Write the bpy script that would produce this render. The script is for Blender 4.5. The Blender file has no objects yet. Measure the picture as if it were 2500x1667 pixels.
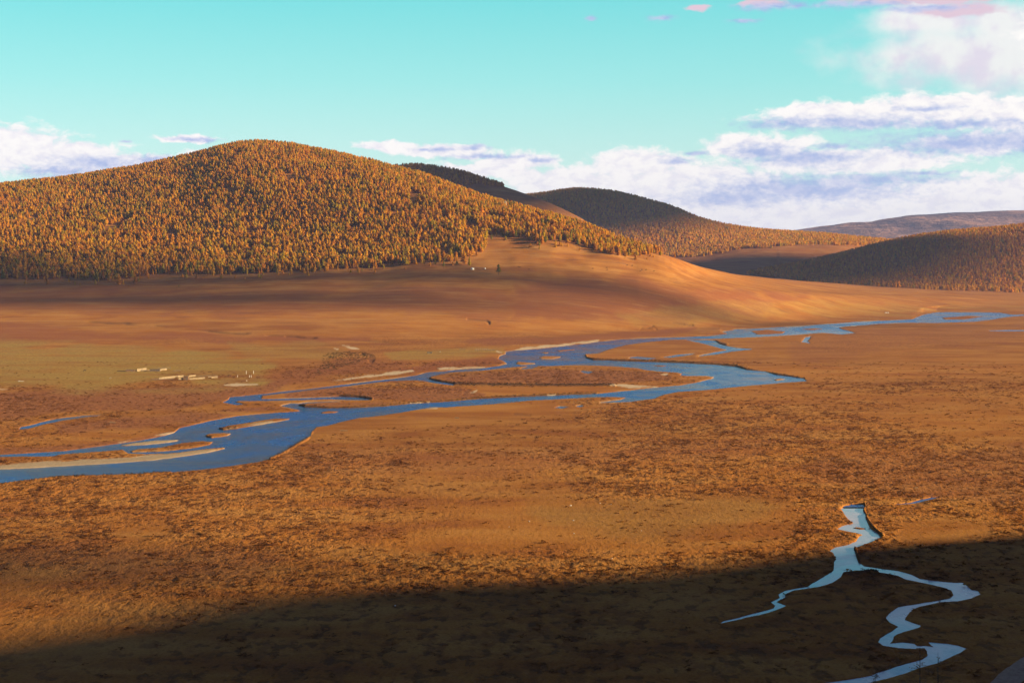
import bpy, math, random
import numpy as np
from mathutils import Vector

random.seed(7)
rng = np.random.default_rng(11)
scene = bpy.context.scene
COL = scene.collection

# ------------------------------------------------------------------ camera
F = 3964.0            # focal length in photo pixels (2500 wide)
CAMH = 100.0
TH = math.atan((833.5 - 620.0) / F)      # pitch below the horizon
cam_d = bpy.data.cameras.new('camera')
cam = bpy.data.objects.new('camera', cam_d)
COL.objects.link(cam)
cam.location = (0, 0, CAMH)
cam.rotation_euler = (math.pi / 2 - TH, 0, 0)
cam_d.sensor_width = 36.0
cam_d.lens = 36.0 * F / 2500.0
cam_d.clip_start = 1.0
cam_d.clip_end = 90000.0
scene.camera = cam

# ------------------------------------------------------------------ sun, exposure
SUN_EL = math.radians(14.0)
SUN_AZ = math.radians(101.0)             # from the view direction (+Y) towards +X
SD = Vector((math.cos(SUN_EL) * math.sin(SUN_AZ), math.cos(SUN_EL) * math.cos(SUN_AZ), math.sin(SUN_EL)))
sun_d = bpy.data.lights.new('sun', 'SUN')
sun_d.energy = 5.0
sun_d.angle = math.radians(1.5)
sun_d.color = (1.0, 0.77, 0.43)
sun = bpy.data.objects.new('sun', sun_d)
COL.objects.link(sun)
sun.rotation_euler = SD.to_track_quat('Z', 'Y').to_euler()
scene.view_settings.view_transform = 'Standard'
scene.view_settings.look = 'None'
scene.view_settings.exposure = 1.55
scene.view_settings.gamma = 1.0
EXPO = 2.0 ** scene.view_settings.exposure

HAZE = 2.5e-5
# unseen clouds added for their shade: (x, y, z of the shaded place, half sizes, cloud height, seed)
SHADE_CLOUDS = [(90, 4350, 290, 420, 470, 1500, 1), (480, 5560, 270, 430, 470, 1500, 2), (830, 4380, 60, 440, 430, 1500, 3),
          (-430, 2390, 60, 560, 42, 1500, 4), (-300, 2200, 40, 420, 30, 1500, 6), (-190, 515, 0, 130, 21, 900, 5), (3300, 15300, 380, 800, 500, 2300, 7), (-800, 2560, 110, 260, 62, 1500, 8), (430, 2270, 30, 240, 20, 1500, 9)]

# ------------------------------------------------------------------ node helpers
class NT:
    def __init__(s, tree): s.t = tree; s.t.nodes.clear()
    def n(s, kind, **kw):
        nd = s.t.nodes.new(kind)
        for k, v in kw.items(): setattr(nd, k, v)
        return nd
    def put(s, sock, v):
        if hasattr(v, 'is_linked') or isinstance(v, bpy.types.NodeSocket): s.t.links.new(v, sock)
        elif v is not None: sock.default_value = v
    def math(s, op, a, b=None, c=None, clamp=False):
        nd = s.n('ShaderNodeMath', operation=op, use_clamp=clamp)
        s.put(nd.inputs[0], a)
        if b is not None: s.put(nd.inputs[1], b)
        if c is not None: s.put(nd.inputs[2], c)
        return nd.outputs[0]
    def vmath(s, op, a, b=None):
        nd = s.n('ShaderNodeVectorMath', operation=op)
        s.put(nd.inputs[0], a)
        if b is not None: s.put(nd.inputs[1], b)
        return nd.outputs[1] if op == 'LENGTH' else nd.outputs[0]
    def ss(s, v, a, b, lo=0.0, hi=1.0):
        nd = s.n('ShaderNodeMapRange', interpolation_type='SMOOTHSTEP')
        s.put(nd.inputs[0], v); nd.inputs[1].default_value = a; nd.inputs[2].default_value = b
        nd.inputs[3].default_value = lo; nd.inputs[4].default_value = hi
        return nd.outputs[0]
    def mix(s, f, a, b, mode='MIX'):
        nd = s.n('ShaderNodeMix', data_type='RGBA', blend_type=mode)
        s.put(nd.inputs[0], f)
        for i, v in ((6, a), (7, b)):
            if isinstance(v, tuple): v = (*v[:3], 1.0)
            s.put(nd.inputs[i], v)
        return nd.outputs[2]
    def noise(s, vec, scale, detail=4, rough=0.55, dist=0.0, out=0):
        nd = s.n('ShaderNodeTexNoise')
        s.put(nd.inputs['Vector'], vec)
        nd.inputs['Scale'].default_value = scale; nd.inputs['Detail'].default_value = detail
        nd.inputs['Roughness'].default_value = rough; nd.inputs['Distortion'].default_value = dist
        return nd.outputs[out]

# ------------------------------------------------------------------ world: sky with clouds
world = bpy.data.worlds.new('World')
scene.world = world
world.use_nodes = True
W = NT(world.node_tree)
tc = W.n('ShaderNodeTexCoord')
sep = W.n('ShaderNodeSeparateXYZ'); W.put(sep.inputs[0], tc.outputs['Generated'])
az = W.math('ARCTAN2', sep.outputs[0], sep.outputs[1])
el = W.math('ARCSINE', sep.outputs[2])
sky = W.n('ShaderNodeTexSky', sky_type='NISHITA')
sky.sun_disc = False
sky.sun_elevation = SUN_EL
sky.sun_rotation = SUN_AZ
sky.altitude = 1500; sky.air_density = 1.0; sky.dust_density = 0.6; sky.ozone_density = 1.0
lum = W.n('ShaderNodeRGBToBW'); W.put(lum.inputs[0], sky.outputs[0])
# colour of the air by height above the horizon (the sky texture brings the brightness)
ramp = W.n('ShaderNodeValToRGB')
W.put(ramp.inputs[0], W.math('DIVIDE', el, math.pi / 2))
SKY = [(0.0, (.80, 1.04, .94)), (3.0, (.70, 1.04, .94)), (6.0, (.43, 1.02, .98)), (9.0, (.24, .97, .99)),
       (14.0, (.07, .38, .68)), (24.0, (.11, .18, .42)), (90.0, (.145, .158, .36))]
cr = ramp.color_ramp
while len(cr.elements) < len(SKY): cr.elements.new(0.5)
for e, (d, c) in zip(cr.elements, SKY): e.position = d / 90.0; e.color = (*c, 1)
LREF = [(0, 1.0), (90, 1.0)]
KSKY = 1.0
base_sky = ramp.outputs[0]
lvar = W.math('POWER', W.math('MULTIPLY', lum.outputs[0], 0.16), 0.35)
base_sky = W.mix(1.0, base_sky, W.mix(0.0, (1, 1, 1), (1, 1, 1)), 'MULTIPLY')
bs = W.n('ShaderNodeVectorMath', operation='SCALE'); W.put(bs.inputs[0], base_sky); W.put(bs.inputs[3], lvar)
base_sky = bs.outputs[0]

comb = W.n('ShaderNodeCombineXYZ')
W.put(comb.inputs[0], W.math('MULTIPLY', az, 1000.0)); W.put(comb.inputs[1], W.math('MULTIPLY', el, 1000.0))
q0 = comb.outputs[0]
def warp(q, sc, amp, det=4, stretch=(1, 1, 1)):
    nz = W.noise(W.vmath('MULTIPLY', q, stretch), sc, det, 0.6, out=1)
    d = W.vmath('SUBTRACT', nz, (0.5, 0.5, 0.5))
    return W.vmath('ADD', q, W.vmath('MULTIPLY', d, amp))
def aep(px, py):
    a = math.atan((px - 1250) / F); e = math.atan((620 - py) / F * math.cos(a))
    return a * 1000, e * 1000
def field(q, ells):
    acc = None
    for (px, py, rx, ry) in ells:
        m = W.n('ShaderNodeMapping', vector_type='TEXTURE')
        W.put(m.inputs[0], q)
        a, e = aep(px, py)
        m.inputs['Location'].default_value = (a, e, 0)
        m.inputs['Scale'].default_value = (rx / F * 1000, ry / F * 1000, 1)
        l = W.vmath('LENGTH', m.outputs[0])
        acc = l if acc is None else W.math('SMOOTH_MIN', acc, l, 0.25)
    return W.math('SUBTRACT', 1.0, acc)
qw = warp(warp(q0, 0.028, (22, 12, 0), 3, (1, 1.8, 1)), 0.12, (5, 4, 0), 5, (1, 1.3, 1))
WHITE = [(20, 362, 200, 72), (180, 385, 170, 50), (330, 398, 150, 28), (450, 336, 92, 13), (520, 372, 90, 18), (-150, 380, 200, 80),
         (950, 355, 110, 14), (1090, 368, 150, 20), (1260, 392, 130, 26), (1180, 420, 200, 30),
         (1560, 400, 170, 45), (1400, 450, 220, 60), (1700, 470, 330, 95), (1600, 570, 560, 110), (2080, 530, 560, 120), (2450, 500, 380, 100), (1500, 470, 330, 70),
         (1850, 360, 170, 36), (2080, 395, 330, 36), (2450, 350, 260, 30),
         (2080, 285, 290, 42), (2300, 268, 270, 52), (2520, 285, 220, 60), (1960, 275, 110, 26), (2620, 90, 160, 120)]
white_d = field(qw, WHITE)
puff = W.noise(W.vmath('MULTIPLY', qw, (1, 1.7, 1)), 0.085, 6, 0.62)
dens = W.math('ADD', white_d, W.math('MULTIPLY', W.math('SUBTRACT', puff, 0.5), 1.25))
cover = W.ss(dens, 0.03, 0.42)
VEIL = [(2330, 130, 340, 95), (2480, 150, 260, 120), (2250, 60, 200, 60), (2560, 90, 260, 160), (2420, 60, 200, 90)]
veil_n = W.noise(W.vmath('MULTIPLY', q0, (1, 1.5, 1)), 0.03, 5, 0.55)
veil = W.ss(W.math('ADD', field(warp(q0, 0.02, (25, 18, 0), 3), VEIL), W.math('MULTIPLY', W.math('SUBTRACT', veil_n, 0.5), 1.1)), -0.05, 0.75, 0, 0.95)
PINK = [(2260, 2, 260, 18), (1860, 16, 70, 13), (1705, 22, 42, 11), (2330, 30, 130, 22)]
pink = W.ss(W.math('ADD', field(qw, PINK), W.math('MULTIPLY', W.math('SUBTRACT', puff, 0.5), 0.8)), 0.0, 0.5)
LAV = [(1920, 305, 130, 17), (2090, 303, 200, 22), (2330, 306, 210, 15), (2260, 268, 90, 9), (2330, 352, 260, 34), (2520, 345, 220, 38),
       (1850, 372, 90, 22), (1960, 388, 170, 24), (2040, 360, 60, 8), (1960, 462, 300, 40), (2120, 440, 210, 19), (2250, 425, 90, 7), (1780, 485, 160, 25),
       (1880, 22, 100, 12), (1815, 58, 45, 7), (1612, 52, 36, 8), (2080, 18, 140, 11), (1940, 24, 40, 8), (2250, 28, 110, 10),
       (250, 400, 130, 20), (160, 420, 130, 20), (390, 392, 80, 13), (314, 346, 16, 5), (480, 342, 70, 7),
       (1160, 362, 45, 8), (1060, 368, 50, 6), (1190, 385, 120, 8), (1320, 392, 40, 8), (1650, 393, 45, 10), (1700, 375, 40, 6), (1440, 51, 14, 10)]
lavf = W.math('ADD', field(warp(q0, 0.10, (8, 5, 0), 4, (1, 1.5, 1)), LAV), W.math('MULTIPLY', W.math('SUBTRACT', W.noise(W.vmath('MULTIPLY', q0, (1, 1.9, 1)), 0.16, 6, 0.66), 0.5), 1.9))
lav = W.ss(lavf, -0.3, 1.0, 0, 0.92)
c = W.mix(veil, base_sky, W.mix(W.ss(W.noise(q0, .035, 4, .6), .42, .62), (.96, .95, .93), (.84, .76, .87)))
wcol = W.mix(W.ss(puff, 0.36, 0.58), (.94, .91, .96), (1.10, 1.06, 1.02))
c = W.mix(cover, c, wcol)
c = W.mix(pink, c, (.80, .62, .72))
c = W.mix(lav, c, W.mix(W.ss(puff, 0.4, 0.6), (.38, .50, .82), (.57, .63, .87)))
# towards high elevations no cloud colour any more
fin = W.mix(W.ss(el, 0.19, 0.30), c, base_sky)
bg = W.n('ShaderNodeBackground')
sc = W.n('ShaderNodeVectorMath', operation='SCALE'); W.put(sc.inputs[0], fin); sc.inputs[3].default_value = 10.0 / EXPO
W.put(bg.inputs[0], sc.outputs[0]); bg.inputs[1].default_value = 0.1
W.put(W.n('ShaderNodeOutputWorld').inputs[0], bg.outputs[0])
world.cycles.sampling_method = 'MANUAL'
world.cycles.sample_map_resolution = 512

# ------------------------------------------------------------------ numpy helpers
def hash2(ix, iy, seed):
    h = (ix.astype(np.int64) * 374761393 + iy.astype(np.int64) * 668265263 + seed * 1442695041) & 0xFFFFFFFF
    h = ((h ^ (h >> 13)) * 1274126177) & 0xFFFFFFFF
    h = (h ^ (h >> 16)) & 0xFFFFFFFF
    return h / 4294967295.0
def vnoise(x, y, seed=0):
    ix = np.floor(x); iy = np.floor(y); fx = x - ix; fy = y - iy
    fx = fx * fx * (3 - 2 * fx); fy = fy * fy * (3 - 2 * fy)
    a = hash2(ix, iy, seed); b = hash2(ix + 1, iy, seed); c_ = hash2(ix, iy + 1, seed); d = hash2(ix + 1, iy + 1, seed)
    return a + (b - a) * fx + (c_ - a) * fy + (a - b - c_ + d) * fx * fy
def fbm(x, y, octv=4, seed=0, gain=0.5):
    s = 0; amp = 1; tot = 0
    for o in range(octv):
        s = s + amp * vnoise(x * 2 ** o + 13.7 * o, y * 2 ** o - 7.3 * o, seed + o); tot += amp; amp *= gain
    return s / tot
def sstep(v, a, b):
    t = np.clip((v - a) / (b - a), 0, 1); return t * t * (3 - 2 * t)
def ray(px, py):
    up = -(np.asarray(py, float) - 833.5) / F; r = (np.asarray(px, float) - 1250) / F
    y = math.cos(TH) + up * math.sin(TH); z = -math.sin(TH) + up * math.cos(TH)
    return r / y, z / y                       # U = x/y and slope z/y
def proj(x, y, z):
    z = z - CAMH
    fw = y * math.cos(TH) - z * math.sin(TH); up = y * math.sin(TH) + z * math.cos(TH)
    fw = np.maximum(fw, 1.0)
    return 1250 + F * x / fw, 833.5 - F * up / fw
def sdf_poly(px, py, poly, margin=12.0):
    """signed distance (negative inside) in photo pixels, +margin outside the bounding box"""
    P = np.array(poly, float); out = np.full(px.shape, margin)
    x0, y0 = P.min(0) - margin; x1, y1 = P.max(0) + margin
    idx = np.nonzero((px > x0) & (px < x1) & (py > y0) & (py < y1))
    if len(idx[0]) == 0: return out
    X = px[idx]; Y = py[idx]; d2 = np.full(X.shape, margin ** 2); ins = np.zeros(X.shape, bool)
    for i in range(len(P)):
        ax, ay = P[i]; bx, by = P[(i + 1) % len(P)]
        ex, ey = bx - ax, by - ay; L = ex * ex + ey * ey + 1e-9
        t = np.clip(((X - ax) * ex + (Y - ay) * ey) / L, 0, 1)
        d2 = np.minimum(d2, (X - ax - t * ex) ** 2 + (Y - ay - t * ey) ** 2)
        if by != ay:
            cnd = ((ay > Y) != (by > Y)) & (X < (bx - ax) * (Y - ay) / (by - ay) + ax)
            ins ^= cnd
    d = np.sqrt(d2); out[idx] = np.where(ins, -d, d)
    return out
def sdf_line(px, py, pts, margin=30.0):
    P = np.array(pts, float); out = np.full(px.shape, margin)
    x0, y0 = P.min(0) - margin; x1, y1 = P.max(0) + margin
    idx = np.nonzero((px > x0) & (px < x1) & (py > y0) & (py < y1))
    if len(idx[0]) == 0: return out
    X = px[idx]; Y = py[idx]; d2 = np.full(X.shape, margin ** 2)
    for i in range(len(P) - 1):
        ax, ay = P[i]; bx, by = P[i + 1]; ex, ey = bx - ax, by - ay
        t = np.clip(((X - ax) * ex + (Y - ay) * ey) / (ex * ex + ey * ey + 1e-9), 0, 1)
        d2 = np.minimum(d2, (X - ax - t * ex) ** 2 + (Y - ay - t * ey) ** 2)
    out[idx] = np.sqrt(d2); return out
def pchip(Yk, Zk, Y):
    """monotone cubic through control points, one column"""
    h = np.diff(Yk); d = np.diff(Zk) / h
    m = np.zeros(len(Yk)); m[0] = d[0]; m[-1] = d[-1]
    for i in range(1, len(Yk) - 1):
        if d[i - 1] * d[i] > 0:
            w1 = 2 * h[i] + h[i - 1]; w2 = h[i] + 2 * h[i - 1]
            m[i] = (w1 + w2) / (w1 / d[i - 1] + w2 / d[i])
    k = np.clip(np.searchsorted(Yk, Y, side='right') - 1, 0, len(h) - 1)
    t = np.clip((Y - Yk[k]) / h[k], 0, 1)
    return ((1 + 2 * t) * (1 - t) ** 2 * Zk[k] + t * (1 - t) ** 2 * h[k] * m[k]
            + t * t * (3 - 2 * t) * Zk[k + 1] + t * t * (t - 1) * h[k] * m[k + 1])

def curve(pts):
    """pts: (px, py, Y) -> functions of U giving (Y, z)"""
    P = np.array(pts, float); U, S = ray(P[:, 0], P[:, 1])
    return U, P[:, 2], CAMH + P[:, 2] * S
def smooth_interp(u, U, V, wd=0.004):
    # light smoothing of a piecewise linear curve
    acc = 0
    for o, w in ((-2, 1), (-1, 2), (0, 3), (1, 2), (2, 1)): acc = acc + w * np.interp(u + o * wd, U, V)
    return acc / 9

class Sheet:
    def __init__(s, Ucols, Yrows, z):
        s.U = Ucols; s.Y = Yrows; s.z = z          # z[row, col]
    def at(s, x, y):
        x = np.asarray(x, float); y = np.asarray(y, float); u = x / y
        i = np.clip(np.searchsorted(s.U, u) - 1, 0, len(s.U) - 2); j = np.clip(np.searchsorted(s.Y, y) - 1, 0, len(s.Y) - 2)
        fu = np.clip((u - s.U[i]) / (s.U[i + 1] - s.U[i]), 0, 1); fy = np.clip((y - s.Y[j]) / (s.Y[j + 1] - s.Y[j]), 0, 1)
        return ((s.z[j, i] * (1 - fu) + s.z[j, i + 1] * fu) * (1 - fy) + (s.z[j + 1, i] * (1 - fu) + s.z[j + 1, i + 1] * fu) * fy)
    def hit(s, px, py, y0=300, y1=6000):
        U, S = ray(px, py); yy = np.linspace(y0, y1, 4000)
        zt = s.at(U * yy, yy); zr = CAMH + S * yy
        k = np.argmax(zr <= zt)
        if k > 0:
            a = (zr - zt)[k - 1]; b = (zt - zr)[k]; t = a / (a + b + 1e-9); y = yy[k - 1] + t * (yy[k] - yy[k - 1])
        else: y = yy[int(np.argmin(zr - zt + (zt < 8) * 1e4))]
        return float(U * y), float(y), float(s.at(U * y, y))
    def mesh(s, name, mat, attrs=None):
        nr, nc = s.z.shape
        co = np.empty((nr, nc, 3), np.float32)
        co[..., 0] = s.U[None, :] * s.Y[:, None]; co[..., 1] = s.Y[:, None]; co[..., 2] = s.z
        i = np.arange(nr * nc).reshape(nr, nc)
        fc = np.stack([i[:-1, :-1], i[:-1, 1:], i[1:, 1:], i[1:, :-1]], -1).reshape(-1, 4)
        return make_mesh(name, co.reshape(-1, 3), fc, mat, attrs)

def make_mesh(name, co, faces, mat, attrs=None, smooth=True, link=True):
    me = bpy.data.meshes.new(name)
    co = np.ascontiguousarray(co, np.float32); faces = np.ascontiguousarray(faces, np.int32)
    me.vertices.add(len(co)); me.vertices.foreach_set('co', co.ravel())
    n = faces.shape[1]
    me.loops.add(faces.size); me.loops.foreach_set('vertex_index', faces.ravel())
    me.polygons.add(len(faces)); me.polygons.foreach_set('loop_start', np.arange(0, faces.size, n, dtype=np.int32))
    try: me.polygons.foreach_set('loop_total', np.full(len(faces), n, np.int32))
    except Exception: pass
    me.polygons.foreach_set('use_smooth', np.full(len(faces), smooth, bool))
    for k, v in (attrs or {}).items():
        at = me.color_attributes.new(k, 'FLOAT_COLOR', 'POINT'); at.data.foreach_set('color', np.ascontiguousarray(v, np.float32).ravel())
    me.update(); me.validate()
    if mat: me.materials.append(mat)
    if not link: return me
    o = bpy.data.objects.new(name, me); COL.objects.link(o); return o
def tag(o, label=None, cat=None, group=None, kind=None):
    if label: o['label'] = label
    if cat: o['category'] = cat
    if group: o['group'] = group
    if kind: o['kind'] = kind
    return o
def empty(name, loc, rz=0.0):
    o = bpy.data.objects.new(name, None); COL.objects.link(o); o.location = loc; o.rotation_euler = (0, 0, rz); o.empty_display_size = 0.5; return o

# ------------------------------------------------------------------ water outlines (traced in photo pixels)
c5 = lambda L: [(x / 2.94, 750 + y / 2.94) for x, y in L]
c6 = lambda L: [(700 + x / 2.94, 750 + y / 2.94) for x, y in L]
c7 = lambda L: [(1400 + x / 2.138, 700 + y / 2.138) for x, y in L]
c8 = lambda L: [(1700 + x / 2.94, 1150 + y / 2.94) for x, y in L]
RIVER = (c5([(-200, 1275), (-30, 1262), (200, 1238), (430, 1212), (700, 1205), (960, 1195), (1220, 1180), (1450, 1160), (1650, 1135), (1850, 1105), (1930, 1085), (2010, 1050), (2080, 1010), (2130, 975), (2190, 945), (2225, 920), (2235, 890)])
  + c6([(212, 855), (290, 845), (400, 815), (520, 790), (700, 770), (850, 745), (1000, 720), (1150, 712), (1350, 700), (1550, 685), (1750, 665), (1950, 655), (2150, 645), (2280, 640)])
  + c7([(200, 572), (280, 575), (250, 588), (140, 603), (240, 600), (300, 597), (420, 580), (470, 560), (550, 545), (700, 535), (850, 520), (950, 510), (1100, 498), (1215, 490),
        (1200, 478), (1100, 464), (1060, 460), (1000, 442), (900, 432), (850, 417), (750, 407), (600, 399), (450, 393), (330, 391), (200, 385), (100, 382), (65, 372), (58, 350), (130, 345), (180, 325), (260, 305), (300, 297), (400, 285), (500, 275), (600, 272),
        (700, 270), (850, 265), (920, 262), (1000, 258), (1150, 250), (1250, 242), (1300, 238), (1350, 242), (1400, 247), (1465, 240), (1440, 232), (1400, 222), (1380, 212), (1420, 205), (1500, 200), (1600, 191), (1750, 186), (1900, 187), (2100, 180), (2180, 170), (2250, 158), (2300, 153), (2352, 149),
        (2352, 146), (2280, 145), (2230, 136), (2100, 133), (1900, 135), (1830, 145), (1790, 160), (1770, 170), (1600, 178), (1450, 185), (1200, 205), (1000, 215), (850, 222), (780, 235), (810, 245), (700, 258), (550, 263), (400, 268), (250, 275), (130, 287), (40, 300)])
  + c6([(1950, 283), (1800, 300), (1640, 310), (1570, 320), (1575, 335), (1530, 350), (1520, 368), (1560, 385), (1585, 405), (1520, 420), (1430, 435), (1250, 445), (1120, 460), (1010, 465), (930, 488), (850, 500), (700, 520), (560, 535), (450, 550), (300, 568), (150, 585), (0, 600)])
  + c5([(1900, 620), (1750, 635), (1650, 645), (1640, 660), (1605, 680), (1640, 687), (1700, 698), (1745, 692), (1685, 680), (1710, 668), (1870, 658), (1880, 632)])
  + c6([(0, 611), (150, 594), (300, 577), (450, 560), (600, 541), (750, 524), (900, 520), (980, 525), (1050, 540), (1190, 556), (1200, 550), (1100, 535), (1015, 515), (1030, 495), (1100, 480), (1200, 462), (1350, 455), (1500, 440), (1650, 425), (1750, 418), (1900, 417), (2050, 412), (2200, 414)])
  + c7([(100, 407), (200, 412), (330, 422), (380, 432), (450, 440), (540, 445), (570, 452), (560, 460), (600, 463), (690, 462), (740, 470), (720, 480), (640, 500), (550, 515), (420, 525), (250, 545), (120, 558)])
  + c6([(2200, 620), (1950, 630), (1700, 640), (1400, 655), (1100, 680), (900, 690), (700, 710), (480, 720), (300, 722), (130, 715), (75, 700), (150, 686), (380, 674), (150, 680)])
  + c5([(2140, 690), (2080, 690), (2020, 705), (2060, 715), (2130, 730), (2160, 740), (2120, 748), (1990, 755), (1850, 765), (1700, 780), (1550, 805), (1420, 835), (1290, 865), (1250, 900), (1180, 920), (1050, 945), (900, 970), (750, 990), (600, 1010), (450, 1030), (200, 1045), (0, 1055), (-200, 1065)]))
STREAM = c8([(1195, 235), (1210, 250), (1195, 280), (1210, 310), (1220, 345), (1235, 385), (1250, 410), (1300, 440), (1325, 465), (1290, 490), (1230, 510), (1160, 535), (1130, 550), (1145, 600), (1160, 650), (1200, 680), (1330, 700), (1450, 715), (1540, 740), (1600, 770), (1700, 785), (1860, 800), (1910, 798), (1940, 820), (1970, 850), (2020, 858), (2035, 880), (1980, 905), (1880, 925), (1760, 934), (1690, 948), (1600, 966), (1560, 985), (1530, 1010), (1500, 1045), (1495, 1065), (1550, 1085), (1610, 1105), (1600, 1115), (1530, 1135), (1450, 1160), (1415, 1185), (1405, 1215), (1380, 1235), (1480, 1225), (1560, 1235), (1580, 1250), (1570, 1268), (1450, 1262), (1340, 1245), (1310, 1220), (1320, 1195), (1400, 1150), (1450, 1110), (1430, 1100), (1390, 1080), (1365, 1050), (1400, 1005), (1450, 975), (1540, 960), (1640, 941), (1750, 926), (1820, 908), (1850, 885), (1830, 850), (1780, 830), (1650, 800), (1500, 770), (1450, 745), (1350, 725), (1200, 705), (1130, 705), (1060, 730), (1040, 750), (960, 800), (880, 825), (780, 838), (700, 850), (640, 875), (630, 900), (570, 935), (620, 955), (640, 962), (580, 990), (500, 1015), (400, 1035), (320, 1055), (180, 1086), (195, 1075), (320, 1045), (400, 1020), (500, 998), (560, 980), (570, 960), (540, 935), (600, 905), (590, 880), (640, 855), (800, 825), (850, 795), (920, 750), (990, 710), (990, 650), (1010, 630), (985, 580), (965, 570), (1000, 545), (1080, 530), (1140, 505), (1170, 470), (1205, 455), (1160, 440), (1080, 425), (1015, 410), (1040, 395), (1110, 380), (1130, 370), (1095, 340), (1060, 290), (1040, 260), (1070, 245), (1110, 235)])
STREAM2 = c8([(1670, 1225), (1800, 1235), (1880, 1250), (1935, 1270), (1900, 1290), (1780, 1350), (1700, 1380), (1600, 1405), (1500, 1445), (1380, 1480), (1250, 1510), (1150, 1540), (800, 1620), (600, 1600), (930, 1515), (1080, 1495), (1250, 1465), (1350, 1430), (1450, 1395), (1560, 1365), (1620, 1350), (1660, 1320), (1660, 1290), (1640, 1262), (1560, 1262), (1560, 1252), (1640, 1250), (1720, 1262), (1690, 1245)])
WATERS = [RIVER, STREAM, STREAM2,
  c8([(1430, 236), (1540, 222), (1600, 205), (1690, 185), (1740, 182), (1650, 207), (1570, 227)]),
  c5([(1700, 668), (1850, 658), (2000, 657), (2150, 652), (2352, 645)]) + c6([(400, 641), (520, 645), (612, 660), (540, 663), (440, 662), (300, 655)]) + c5([(2150, 662), (1900, 668)]),
  c5([(140, 872), (200, 866), (330, 832), (450, 808), (600, 786), (720, 772), (600, 776), (450, 793), (330, 813), (220, 845), (150, 858)]),
  c7([(590, 276), (680, 295), (770, 320), (810, 328), (720, 345), (655, 360), (740, 352), (830, 335), (930, 325), (850, 319), (800, 310), (760, 298), (740, 282), (690, 278)]),
  c7([(470, 366), (540, 354), (630, 348), (600, 355), (500, 368)]), c7([(290, 370), (330, 364), (430, 372), (380, 378)]),
  c7([(1192, 287), (1210, 265), (1237, 259), (1230, 272), (1218, 284), (1235, 292)]),
  c7([(2170, 229), (2260, 225), (2400, 226), (2400, 230), (2250, 230)]),
  c6([(2110, 455), (2195, 460), (2170, 472), (2130, 468)]), c6([(1680, 440), (1740, 420), (1810, 416), (1760, 438)]),
  c6([(1925, 719), (1960, 710), (2015, 714), (1980, 722)]), c6([(2080, 708), (2110, 702), (2130, 706), (2100, 712)])]
ISLANDS = [c5([(-200, 1170), (-30, 1160), (150, 1155), (500, 1135), (850, 1115), (1100, 1095), (1300, 1070), (1500, 1040), (1620, 1010), (1600, 1000), (1450, 1015), (1300, 1035), (1200, 1047), (1050, 1048), (920, 1044), (905, 1034), (880, 1018), (650, 1035), (430, 1052), (380, 1064), (0, 1068), (-200, 1078)]),
  c5([(920, 1030), (1000, 1012), (1150, 1002), (1300, 970), (1450, 957), (1530, 962), (1500, 985), (1400, 1005), (1250, 1025), (1100, 1036), (950, 1038)]),
  c5([(840, 990), (950, 970), (1120, 950), (1260, 948), (1300, 952), (1200, 970), (1050, 985), (900, 993)]),
  c5([(1470, 915), (1500, 903), (1600, 897), (1670, 903), (1630, 920), (1520, 937), (1480, 930)]),
  c5([(1560, 868), (1640, 845), (1750, 830), (1850, 812), (1960, 795), (2085, 792), (2070, 805), (1980, 822), (1850, 845), (1700, 870), (1600, 880)]),
  c6([(240, 750), (300, 741), (380, 744), (340, 757), (250, 761)]),
  c7([(920, 230), (1010, 222), (1110, 232), (1090, 245), (960, 250)]), c7([(1160, 220), (1260, 215), (1320, 219), (1240, 227)]),
  c7([(1920, 160), (2060, 150), (2150, 155), (2050, 169), (1940, 172)]),
  c6([(1800, 360), (1850, 347), (1960, 349), (1975, 360), (1900, 373), (1830, 371)]), c6([(1920, 310), (2060, 298), (2075, 304), (1960, 319)]),
  c6([(1810, 326), (1850, 320), (1890, 322), (1860, 333)]), c6([(1640, 405), (1660, 386), (1780, 398), (1790, 408), (1680, 416)]),
  c7([(1035, 482), (1080, 476), (1115, 482), (1060, 490)]), c7([(395, 411), (450, 408), (510, 412), (450, 416)])]
ISLANDS.append(c8([(1110, 407), (1150, 396), (1215, 405), (1225, 414), (1180, 418)]))

# ------------------------------------------------------------------ ground sheet
def cols(lo=-0.345, hi=0.345, n=1500):
    m = np.linspace(lo, hi, n)
    outr = hi + np.cumsum(np.geomspace(0.002, 0.6, 34)); outl = lo - np.cumsum(np.geomspace(0.002, 0.6, 34))
    return np.concatenate([outl[::-1], m, outr])
vv = np.arange(1790, 690, -1.1)
Y = list(100 * F / (vv - 620))
Yr = [Y[0]]
for y in Y[1:]:
    while y - Yr[-1] > 9.5 and y > 1300 and y < 3900: Yr.append(Yr[-1] + 7.0)
    if y > Yr[-1] + 0.2: Yr.append(y)
Yr = [60, 120, 180, 230, 270, 300, 318] + [y for y in Yr if y > 325]
while Yr[-1] < 60000: Yr.append(Yr[-1] * 1.03)
YR = np.array(Yr); UC = cols()

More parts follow.
